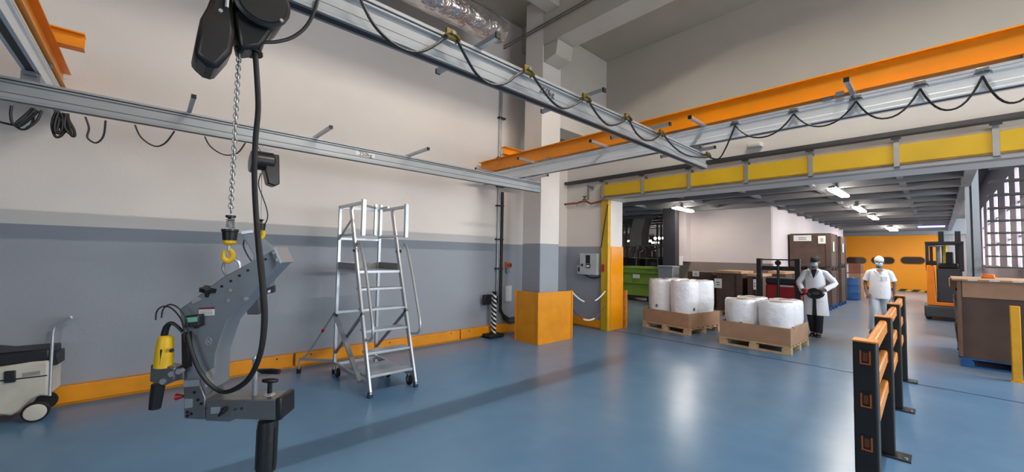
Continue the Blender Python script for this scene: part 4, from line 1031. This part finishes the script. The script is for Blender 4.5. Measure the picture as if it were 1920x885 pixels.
# brown boxes and blue wrapped drum further back
c = at(1592, 560, Z=0)
for k, (z0, z1, lab) in enumerate(((0, .55, 'lower brown carton beside the blue drum'), (.552, 1.1, 'middle brown carton stacked beside the blue drum'), (1.102, 1.5, 'top brown carton stacked beside the blue drum'))):
    o = MB().box(c.x-.45, c.x+.4, c.y, c.y+.9, z0, z1).build('carton', CARD if k < 2 else mat('carton_red', (150, 96, 74), .8), None, bevel=.01); tag(o, lab, 'carton', 'cartons near the orange door')
    MB().box(c.x-.06, c.x+.0, c.y-.004, c.y-.001, z0+.03, z1-.02).build('tape', PAPER, o)
c = at(1600, 558, Z=0)
dr = thing('drum', 'blue plastic drum in front of the cartons near the orange door', 'drum', (c.x+.05, c.y-1.2, 0))
MB().lathe([(.05, 0), (.26, 0), (.29, .03), (.29, .3), (.30, .31), (.29, .33), (.29, .62), (.30, .63), (.29, .65), (.28, .88), (.26, .9), (.05, .9)], (c.x+.05, c.y-1.2, 0), 20).build('shell', BLUEP, dr)
MB().lathe([(.02, .9), (.05, .9), (.05, .92), (.02, .92)], (c.x+.15, c.y-1.2, 0), 10).build('bung', WHITE, dr)

# ================================================================== RIGHT-HAND CRATE
x0, x1, y0, y1 = .21, 1.45, 9.6, 11.4
p = pallet('pallet', 'blue pallet under the large brown crate at the right', x1-x0, y1-y0, BLUEP); place(p, ((x0+x1)/2, (y0+y1)/2, 0))
cr_ = thing('bulk_bin', 'large dark brown crate with pale upper panel and plywood lid at the right', 'bin', ((x0+x1)/2, (y0+y1)/2, .146))
MB().box(x0+.02, x1-.02, y0+.02, y1-.02, .146, 1.36).build('body', DKBOARD, cr_)
MB().box(x0+.04, x1, y0, y0+.02, 1.1, 1.36).build('top_panel', CARD, cr_)
MB().box(x0-.01, x0+.03, y0-.012, y0+.1, .16, 1.36).build('corner_board', mat('corner_tan', (128, 100, 84), .7), cr_)
MB().box(x0-.01, x0+.02, y0+.3, y0+.75, .2, 1.16).build('side_board', mat('corner_tan', (128, 100, 84), .7), cr_)
MB().box(x0-.01, x0+.02, y1-.4, y1, .2, 1.18).build('side_board', DKBOARD, cr_)
ld_ = MB().box(x0-.06, x1+.04, y0-.05, y1+.05, 1.36, 1.385).build('lid', PLY, cr_)
for k in range(6): MB().box(x0+.1+k*.22, x0+.2+k*.22, y0-.053, y0-.05, 1.363, 1.382).build('lid_edge_mark', WHITE, ld_)
MB().box(x0-.08, x0+.02, y0+1.0, y1+.02, 1.2, 1.355).build('lid_batten', PLY, cr_)
for k, (yy, za, zb_) in enumerate(((10.0, .75, 1.1), (10.35, .62, 1.02), (10.2, .2, .6))):
    MB().loft([[(x0-.012, yy, za), (x0-.016, yy, za), (x0-.05, yy+.1, zb_), (x0-.046, yy+.1, zb_)], [(x0-.012, yy+.14, za), (x0-.016, yy+.14, za), (x0-.03, yy+.2, zb_), (x0-.026, yy+.2, zb_)]]).build('torn_wrap', PAPER, cr_)
c = at(1852, 519, Y=10.6)
o = MB().prism([(c.x-.08, 1.386), (c.x+.08, 1.386), (c.x+.07, 1.46), (c.x-.06, 1.46)], 'y', 10.5, 10.66).build('orange_box', mat('small_orange', (224, 120, 50), .5), None, bevel=.015)
tag(o, 'small orange case lying on the lid of the right-hand crate', 'case')

# ================================================================== STACKER TRUCK
sx0, sx1, SY = at(1424, 500, Y=10.9).x, at(1496, 500, Y=10.9).x, 10.9
sk = thing('pallet_stacker', 'pedestrian pallet stacker with black mast and red body behind the low rolls', 'stacker', ((sx0+sx1)/2, SY+.3, 0))
for x in (sx0, sx1):
    MB().box(x-.05, x+.05, SY-.06, SY+.06, .06, 1.66).build('mast_upright', BARM, sk, bevel=.006)
    MB().box(x-.02, x+.02, SY+.07, SY+.13, .06, 1.6).build('inner_upright', STEEL if x == sx1 else DARKMETAL, sk)
MB().box(sx0, sx1, SY-.02, SY+.02, 1.62, 1.65).build('top_bar', BARM, sk)
MB().box(sx0, sx1, SY+.06, SY+.1, 1.38, 1.48).build('cross_bar', DARKMETAL, sk)
xm = (sx0+sx1)/2
MB().cyl((xm, SY, .1), (xm, SY, 1.5), .03).build('lift_cylinder', DARKMETAL, sk)
MB().lathe([(.02, -.03), (.06, -.03), (.06, .03), (.02, .03)], (xm, SY, 1.56), 14, 'y').build('chain_sheave', BLACK, sk)
bd = MB().box(sx0+.08, sx1-.06, SY+.15, SY+.75, .12, 1.05).build('body', RED, sk, bevel=.03)
MB().box(xm-.02, xm+.26, SY+.142, SY+.15, 1.0, 1.04).build('body_label', PAPER, bd)
MB().box(sx0+.08, sx1-.06, SY+.15, SY+.7, 1.05, 1.2).build('top_cover', DARKMETAL, sk, bevel=.03)
for x in (xm-.2, xm+.2):
    MB().box(x-.07, x+.07, SY-.68, SY-.06, .06, .11).build('fork', DARKMETAL, sk)
    MB().lathe([(.01, -.04), (.05, -.04), (.05, .04), (.01, .04)], (x, SY+.1, .05), 12, 'x').build('wheel', RUBBER, sk)
MB().lathe([(.01, -.04), (.09, -.04), (.09, .04), (.01, .04)], (xm, SY+.5, .09), 14, 'x').build('drive_wheel', RUBBER, sk)
ht = at(1526, 551, Y=10.42)
MB().tube([(sx1-.1, SY+.3, .7), (sx1+.06, SY+.05, .86), (ht.x-.12, ht.y-.0, ht.z)], .025, 8, smooth=3).build('tiller_arm', DARKMETAL, sk)
hd = [(ht.x-.1, ht.y, ht.z+.02), (ht.x-.02, ht.y, ht.z+.085), (ht.x+.09, ht.y, ht.z+.08), (ht.x+.15, ht.y, ht.z+.01), (ht.x+.07, ht.y, ht.z-.06), (ht.x-.05, ht.y, ht.z-.06)]
tl = MB().tube(hd, .038, 10, closed=True, smooth=3).build('tiller_head', BLACK, sk)
MB().ell((ht.x+.03, ht.y+.01, ht.z+.02), (.11, .035, .07)).build('tiller_cover', mat('tiller_grey', (58, 58, 62), .5), tl)
MB().ell((ht.x-.14, ht.y, ht.z+.04), (.055, .05, .06)).build('red_button', RED, tl)

# ================================================================== REACH TRUCK
FY = 16.4
fx = lambda p: at(p, 540, Y=FY).x
ft = thing('reach_truck', 'orange and dark grey reach truck parked behind the brown crate', 'forklift', (fx(1772), FY+.8, 0))
OR2 = mat('truck_orange', (240, 130, 20), .4, var=.04)
MB().box(fx(1732), fx(1806), FY, FY+1.7, .08, .42).build('chassis', mat('truck_grey', (66, 66, 68), .5), ft, bevel=.05)
MB().prism([(fx(1738), .42), (fx(1806), .42), (fx(1806), .52), (fx(1756), .52), (fx(1752), 1.5), (fx(1746), 1.56), (fx(1738), 1.56)], 'y', FY+.05, FY+1.3).build('side_cowl', OR2, ft, bevel=.02)
MB().box(fx(1757), fx(1806), FY+.1, FY+1.2, .52, 1.46).build('battery_panel', mat('truck_panel', (58, 58, 64), .5), ft, bevel=.02)
MB().box(fx(1738), fx(1758), FY+.05, FY+.5, 1.56, 1.68).build('armrest', BLACK, ft, bevel=.02)
MB().box(fx(1760), fx(1800), FY+.7, FY+1.1, 1.46, 1.62).build('seat', BLACK, ft, bevel=.03)
MB().box(fx(1776), fx(1792), FY+1.05, FY+1.15, 1.55, 1.95).build('seat_back', BLACK, ft, bevel=.03)
MB().box(fx(1736), fx(1810), FY+.05, FY+1.5, 2.16, 2.23).build('overhead_guard', DARKMETAL, ft, bevel=.01)
for p, y in ((1740, .1), (1747, 1.3), (1806, .1), (1806, 1.4)):
    MB().box(fx(p)-.035, fx(p)+.035, FY+y, FY+y+.07, 1.4, 2.17).build('guard_pillar', DARKMETAL, ft)
for p, m_, r in ((1763, STEEL, .07), (1775, mat('mast_yellow', (200, 180, 70), .4, .3), .06)):
    MB().cyl((fx(p), FY+1.38, .45), (fx(p), FY+1.38, 2.15), r).build('mast_cylinder', m_, ft)
for p in (1768, 1803):
    MB().box(fx(p)-.06, fx(p)+.06, FY+1.72, FY+1.9, .1, 2.6).build('mast_upright', DARKMETAL, ft)
MB().ell((fx(1757), FY+.3, 2.12), (.16, .05, .04)).build('work_light', ALU, ft)
for p in (1740, 1798): MB().lathe([(.02, -.06), (.16, -.06), (.17, 0), (.16, .06), (.02, .06)], (fx(p), FY+.02+.35, .17), 16, 'x').build('wheel', RUBBER, ft)

# ================================================================== LEFT BACKGROUND OF THE HALL
gs = thing('skip', 'green steel skip with ribbed sides seen beside the door jamb', 'skip', (-7.9, 13.9, 0))
gx0, gx1 = -9.4, -6.68
MB().prism([(gx0, .2), (gx1-.1, .2), (gx1, 1.2), (gx0, 1.2)], 'y', 13.5, 14.5).build('tub', GREEN, gs)
for z in (.62, 1.02): MB().box(gx0, gx1-.02, 13.46, 13.5, z-.02, z+.02).build('rib', mat('green_dark', (84, 126, 30), .5), gs)
MB().box(gx0-.04, gx1+.04, 13.44, 14.55, 1.2, 1.27).build('rim', GREEN, gs, bevel=.01)
c = at(1193, 518, Y=13.45); MB().box(c.x-.14, c.x+.14, 13.45, 13.46, c.z-.07, c.z+.07).build('paper_label', PAPER, gs)
for x in (gx0+.3, gx1-.5): MB().box(x-.12, x+.12, 13.55, 14.4, 0, .2).build('foot', BARM, gs)
gb = thing('metal_bin', 'dull grey metal box between the green skip and the dark column', 'box', (-6.95, 12.85, 0))
c = at(1247, 515, Y=12.6)
MB().box(c.x-.25, c.x+.25, 12.6, 13.1, 0, 1.3).build('body', mat('dull_zinc', (150, 150, 152), .5, .4), gb, bevel=.01)
MB().box(c.x-.27, c.x+.27, 12.58, 13.12, 1.3, 1.36).build('lid', mat('dull_zinc', (150, 150, 152), .5, .4), gb, bevel=.01)
ck = thing('wire_trolley', 'tall grey tube frame trolley standing behind the green skip', 'trolley', (-8.6, 15, 0))
a, b = at(1193, 480, Y=15).x, at(1233, 480, Y=15).x
za, zb_ = at(1210, 460, Y=15).z, at(1210, 503, Y=15).z
zm = at(1210, 484, Y=15).z
for x in (a, b):
    for y in (15, 15.8): MB().cyl((x, y, 0), (x, y, za+.1), .03, n=8).build('upright', GREYST, ck)
for z in (zb_, zm, za):
    MB().box(a, b, 14.98, 15.02, z-.02, z+.02).box(a, b, 15.78, 15.82, z-.02, z+.02).build('rail_pair', GREYST, ck)
MB().box(a, b, 15, 15.8, zb_-.03, zb_).build('shelf', GREYST, ck)
du = thing('air_duct', 'bent pale sheet metal duct coming down from the hall ceiling', 'duct', (-9.2, 16, 2.2))
dp = [(1205, 405), (1199, 425), (1196, 440), (1196, 462)]
ring = []
for x, y in dp:
    c = at(x, y, Y=16); h = .28
    ring.append([(c.x-h, 15.8, c.z), (c.x+h, 15.8, c.z), (c.x+h, 16.4, c.z), (c.x-h, 16.4, c.z)])
ring[0] = [(v[0], v[1], 3.42) for v in ring[0]]
MB().loft(ring).build('duct_body', mat('duct_pale', (178, 174, 172), .5, .1), du)
rnd = random.Random(3)
MACH = mat('machine_dark', (64, 58, 56), .5, .2, var=.2, scale=2)
mdesc = ['dark machine block nearest the door jamb in the left background', 'dark machine block behind the green skip in the left background', 'dark machine block left of the dark column in the background', 'tall dark machine far back at the left of the hall']
for i, (pa, pb, Y, zt_) in enumerate(((1150, 1176, 17, 1.6), (1178, 1212, 19, 1.55), (1216, 1240, 18, 1.65), (1160, 1240, 23, 1.5))):
    a, b = at(pa, 480, Y=Y).x, at(pb, 480, Y=Y).x
    t = thing('machine', mdesc[i], 'machine', ((a+b)/2, Y+.6, 0), 'machines in the left background')
    MB().box(a, b, Y, Y+1.2, 0, zt_).build('housing', MACH, t, bevel=.03)
    MB().box(a+.15*(b-a), a+.6*(b-a), Y-.02, Y, zt_*.55, zt_*.85).build('front_panel', mat('machine_grey', (130, 124, 120), .5), t)
    for k in range(3):
        x = a+(b-a)*(.15+.3*k)
        MB().tube([(x, Y+.3, zt_), (x, Y+.3, zt_+.3+.1*k), (x+.2, Y+.3, zt_+.5), (x+.2, Y+.3, 3.27)], .05, 8).build('riser_pipe', GREYST, t)
# bright far windows behind the machines
fwn = 0
for p0, p1, q0, q1 in ((1158, 1176, 462, 480), (1188, 1198, 461, 472), (1190, 1196, 476, 480), (1168, 1175, 492, 500)):
    fwn += 1
    a, b = at(p0, q0, Y=30.9), at(p1, q1, Y=30.9)
    wn = struct(MB().box(a.x, b.x, 31.15, 31.2, b.z, a.z).build('window_%d' % (30+fwn), DAY))

# ================================================================== PEOPLE
def skin_verts(V, Ed, Rd):
    """grow a continuous surface on a skeleton; returns vertices and faces"""
    me = bpy.data.meshes.new('grow'); me.from_pydata(V, Ed, []); me.update()
    o = bpy.data.objects.new('grow', me); col.objects.link(o)
    o.modifiers.new('skin', 'SKIN'); ss = o.modifiers.new('sub', 'SUBSURF'); ss.levels = 2; ss.render_levels = 2
    for i, r in enumerate(Rd):
        sv = me.skin_vertices[0].data[i]; sv.radius = r if isinstance(r, tuple) else (r, r); sv.use_root = (i == 0)
    dg = bpy.context.evaluated_depsgraph_get(); ev = bpy.data.meshes.new_from_object(o.evaluated_get(dg))
    vs = [tuple(v.co) for v in ev.vertices]; fs = [tuple(p.vertices) for p in ev.polygons]
    bpy.data.objects.remove(o); bpy.data.meshes.remove(ev); bpy.data.meshes.remove(me)
    return vs, fs
def oval(c, rx, ry, z, n=18, fold=0, ph=0):
    return [(c[0]+rx*math.cos(a)*(1+fold*math.sin(7*a+ph)), c[1]+ry*math.sin(a)*(1+fold*math.sin(7*a+ph)), z) for a in [2*math.pi*k/n for k in range(n)]]
def person(label, loc, rz, arms, legs, long_coat, sc_=1.0):
    t = thing('person', label, 'person', (0, 0, 0))
    V = [(0, .01, .95), (0, 0, 1.1), (0, 0, 1.28), (0, .015, 1.41), (0, .01, 1.49), (0, -.005, 1.545), (0, -.02, 1.61), (0, -.015, 1.68)]
    Rd = [(.13, .10), (.12, .095), (.13, .1), (.085, .065), (.052, .052), (.058, .066), (.074, .092), (.055, .07)]
    Ed = [(i, i+1) for i in range(7)]
    fing = MB()
    for a in arms:      # shoulder, elbow, wrist, palm end
        b0 = len(V); V += [tuple(q) for q in a]; Rd += [.04, .038, .028, (.036, .018)]
        Ed += [(3, b0), (b0, b0+1), (b0+1, b0+2), (b0+2, b0+3)]
        w_, p_ = Vector(a[2]), Vector(a[3]); ax = (p_-w_).normalized(); sd_ = ax.cross(Vector((0, 1, 0)))
        if sd_.length < .2: sd_ = ax.cross(Vector((0, 0, 1)))
        sd_.normalize(); nr = ax.cross(sd_)
        for k, ln in enumerate((.070, .080, .076, .060)):
            r0 = p_+sd_*(-.027+.018*k)-ax*.01
            fing.tube([r0, r0+ax*ln*.45, r0+ax*ln*.8+nr*.014, r0+ax*ln+nr*.032], [.0095, .009, .0085, .006], 7)
        r0 = w_+ax*.03+sd_*.03
        fing.tube([r0, r0+ax*.025+sd_*.02, r0+ax*.05+sd_*.022+nr*.015], [.011, .010, .007], 7)
    for l in legs:      # hip, knee, ankle, toe
        b0 = len(V); V += [tuple(q) for q in l]; Rd += [.085, .058, .04, (.042, .03)]
        Ed += [(0, b0), (b0, b0+1), (b0+1, b0+2), (b0+2, b0+3)]
    vs, fs = skin_verts(V, Ed, Rd)
    m = MB(); m.add(vs, fs); m.add(fing.v, fing.f)
    body = m.build('body', SKIN, t, smooth=80)
    # face
    for s in (-1, 1):
        MB().ell((s*.031, -.103, 1.628), (.013, .007, .007), 10, 6).build('eye', mat('eye_dark', (36, 28, 26), .3), body)
        MB().ell((s*.031, -.102, 1.648), (.019, .008, .004), 10, 6).build('eyebrow', HAIR, body)
        MB().ell((s*.079, -.005, 1.615), (.012, .022, .032), 10, 8).build('ear', SKIN, body)
        MB().tube([(s*.064, -.085, 1.612), (s*.08, -.03, 1.63), (s*.08, .0, 1.635)], .002, 5).build('ear_loop', PAPER, body)
    MB().ell((0, -.112, 1.60), (.013, .018, .024), 10, 6).build('nose', SKIN, body)
    rings = []
    for z, rx, y0 in ((1.612, .055, -.106), (1.598, .068, -.124), (1.57, .071, -.124), (1.545, .062, -.112), (1.53, .045, -.09)):
        rings.append([(rx*math.sin(a), y0+.055*(1-math.cos(a)), z) for a in [R_(-70+14*k) for k in range(11)]]+[(rx*.93*math.sin(a), y0+.006+.055*(1-math.cos(a)), z) for a in [R_(70-14*k) for k in range(11)]])
    MB().loft(rings).build('face_mask', MASKM, t, smooth=60)
    cap = []
    for z, r in ((1.645, .088), (1.665, .098), (1.70, .096), (1.73, .078), (1.748, .045), (1.752, .01)):
        cap.append([(r*.86*math.cos(a)*(1+.03*math.sin(9*a)), -.008+r*1.08*math.sin(a)*(1+.03*math.sin(9*a)), z+.02*math.sin(a)) for a in [2*math.pi*k/22 for k in range(22)]])
    MB().loft(cap).build('hair', HAIR if long_coat else NETM, t, smooth=60) if long_coat else MB().loft(cap).build('hair_net', NETM, t, smooth=60)
    if long_coat: MB().loft([[(x*1.02, y*1.02, z+.004) for x, y, z in r] for r in cap[2:]]).build('cap', mat('dark_cap', (44, 36, 34), .8), t, smooth=60)
    # clothes
    m = MB()
    if long_coat:
        prof = [(1.475, .075, .07), (1.455, .105, .085), (1.42, .158, .105), (1.30, .18, .13), (1.1, .185, .135), (.95, .20, .145), (.75, .215, .155), (.55, .23, .165), (.47, .235, .168)]
    else:
        prof = [(1.475, .07, .068), (1.455, .10, .085), (1.42, .152, .105), (1.30, .172, .13), (1.1, .18, .132), (.95, .19, .14), (.80, .20, .145)]
    m.loft([oval((0, .005), rx, ry, z, 20, .012 if z < 1.3 else 0, z*3) for z, rx, ry in prof])
    for a in arms:
        S, E_, Wr = Vector(a[0]), Vector(a[1]), Vector(a[2])
        ins = Vector((S.x*.6, S.y, S.z+.025))
        if long_coat: m.tube([ins, S, S.lerp(E_, .5), E_, E_.lerp(Wr, .5), Wr], [.05, .062, .062, .058, .053, .05], 12, smooth=2)
        else: m.tube([ins, S, S.lerp(E_, .45), S.lerp(E_, .75)], [.05, .062, .064, .068], 12, smooth=2)
    top = m.build('lab_coat' if long_coat else 'tunic', COAT, t, smooth=60)
    # collar, placket, pocket
    for s in (-1, 1):
        MB().loft([[(s*.02, -.14, 1.30 if long_coat else 1.38), (s*.03, -.148, 1.30 if long_coat else 1.38), (s*.10, -.11, 1.45), (s*.09, -.10, 1.45)], [(s*.06, -.135, 1.36), (s*.065, -.142, 1.36), (s*.115, -.07, 1.475), (s*.1, -.06, 1.475)]]).build('collar', COAT, top)
    MB().loft([[(-.05, -.125, 1.44), (.05, -.125, 1.44), (.05, -.09, 1.47), (-.05, -.09, 1.47)], [(-.008, -.142, 1.28 if long_coat else 1.4), (.008, -.142, 1.28 if long_coat else 1.4), (.008, -.13, 1.28 if long_coat else 1.4), (-.008, -.13, 1.28 if long_coat else 1.4)]]).build('undershirt' if long_coat else 'neckline', NAVY if long_coat else SKIN, top)
    if long_coat:
        MB().loft([[(-.012, -.148, .98), (.03, -.148, .98), (.03, -.13, .98), (-.012, -.13, .98)], [(-.03, -.178, .47), (.05, -.178, .47), (.05, -.15, .47), (-.03, -.15, .47)]]).build('front_opening', NAVY, top)
        MB().bar((.07, -.162, .78), (.17, -.135, .78), .012, .015).build('pocket_flap', COAT, top)
    else:
        for z in (1.3, 1.2, 1.08, .95): MB().cyl((.01, -.148, z), (.01, -.135, z), .007, n=8).build('button', mat('button_grey', (110, 116, 124), .5), top)
        MB().box(.05, .13, -.146, -.13, 1.2, 1.3).build('breast_pocket', COAT, top)
    tr_ = NAVY if long_coat else TROUS
    m = MB(); m.loft([oval((0, .01), .155, .118, z, 18) for z in (.80, .9, 1.0)])
    for l in legs:
        h, k_, an = Vector(l[0]), Vector(l[1]), Vector(l[2])
        m.tube([h+Vector((0, 0, .05)), h, h.lerp(k_, .5), k_, k_.lerp(an, .5), an+Vector((0, 0, .0))], [.09, .105, .09, .075, .07, .068], 14, smooth=2)
    m.build('trousers', tr_, t, smooth=60)
    for l in legs:
        an, to = Vector(l[2]), Vector(l[3]); dd = (to-an); dd.z = 0; dd.normalize()
        sd_ = Vector((-dd.y, dd.x, 0)); rings = []
        for u_, w_, h_ in ((-.075, .03, .05), (-.06, .04, .085), (0, .044, .10), (.07, .046, .075), (.14, .048, .055), (.18, .036, .045), (.195, .015, .035)):
            c = Vector((an.x, an.y, 0))+dd*u_; z0_ = min(an.z-.085, to.z-.035)
            z0_ = max(0, z0_)
            rings.append([c+sd_*(-w_)+Vector((0, 0, z0_)), c+sd_*w_+Vector((0, 0, z0_)), c+sd_*w_*.9+Vector((0, 0, z0_+h_*.7)), c+sd_*w_*.3+Vector((0, 0, z0_+h_)), c-sd_*w_*.3+Vector((0, 0, z0_+h_)), c-sd_*w_*.9+Vector((0, 0, z0_+h_*.7))])
        MB().loft(rings).build('shoe', BLACK, t, smooth=50)
    place(t, loc, rz); t.scale = (sc_, sc_, sc_)
    return t
# walking person in white
person('person in white tunic, pale trousers, hair net and face mask walking towards the camera', (-.92, 12.3, 0), R_(4),
       [((-.168, .01, 1.385), (-.25, .04, 1.14), (-.22, -.08, .91), (-.20, -.12, .83)), ((.168, .01, 1.385), (.245, .05, 1.14), (.235, -.03, .90), (.225, -.06, .81))],
       [((-.09, .01, .92), (-.11, -.10, .50), (-.14, -.02, .085), (-.15, -.14, .04)), ((.09, .01, .92), (.09, -.03, .49), (.09, .16, .115), (.09, .06, .04))], False, 1.0)
# person in a long white coat with a hand on the tiller
person('person in long white coat and dark trousers with face mask holding the stacker tiller', (-1.83, 10.72, 0), R_(-2),
       [((-.168, .01, 1.385), (-.30, .0, 1.16), (-.20, -.20, 1.0), (-.15, -.27, .99)), ((.168, .01, 1.385), (.34, .03, 1.17), (.20, -.19, 1.03), (.13, -.26, 1.01))],
       [((-.09, .01, .92), (-.08, -.06, .50), (-.06, .07, .095), (-.06, -.04, .04)), ((.09, .01, .92), (.08, -.07, .50), (.05, -.02, .085), (.06, -.14, .04))], True, .985)
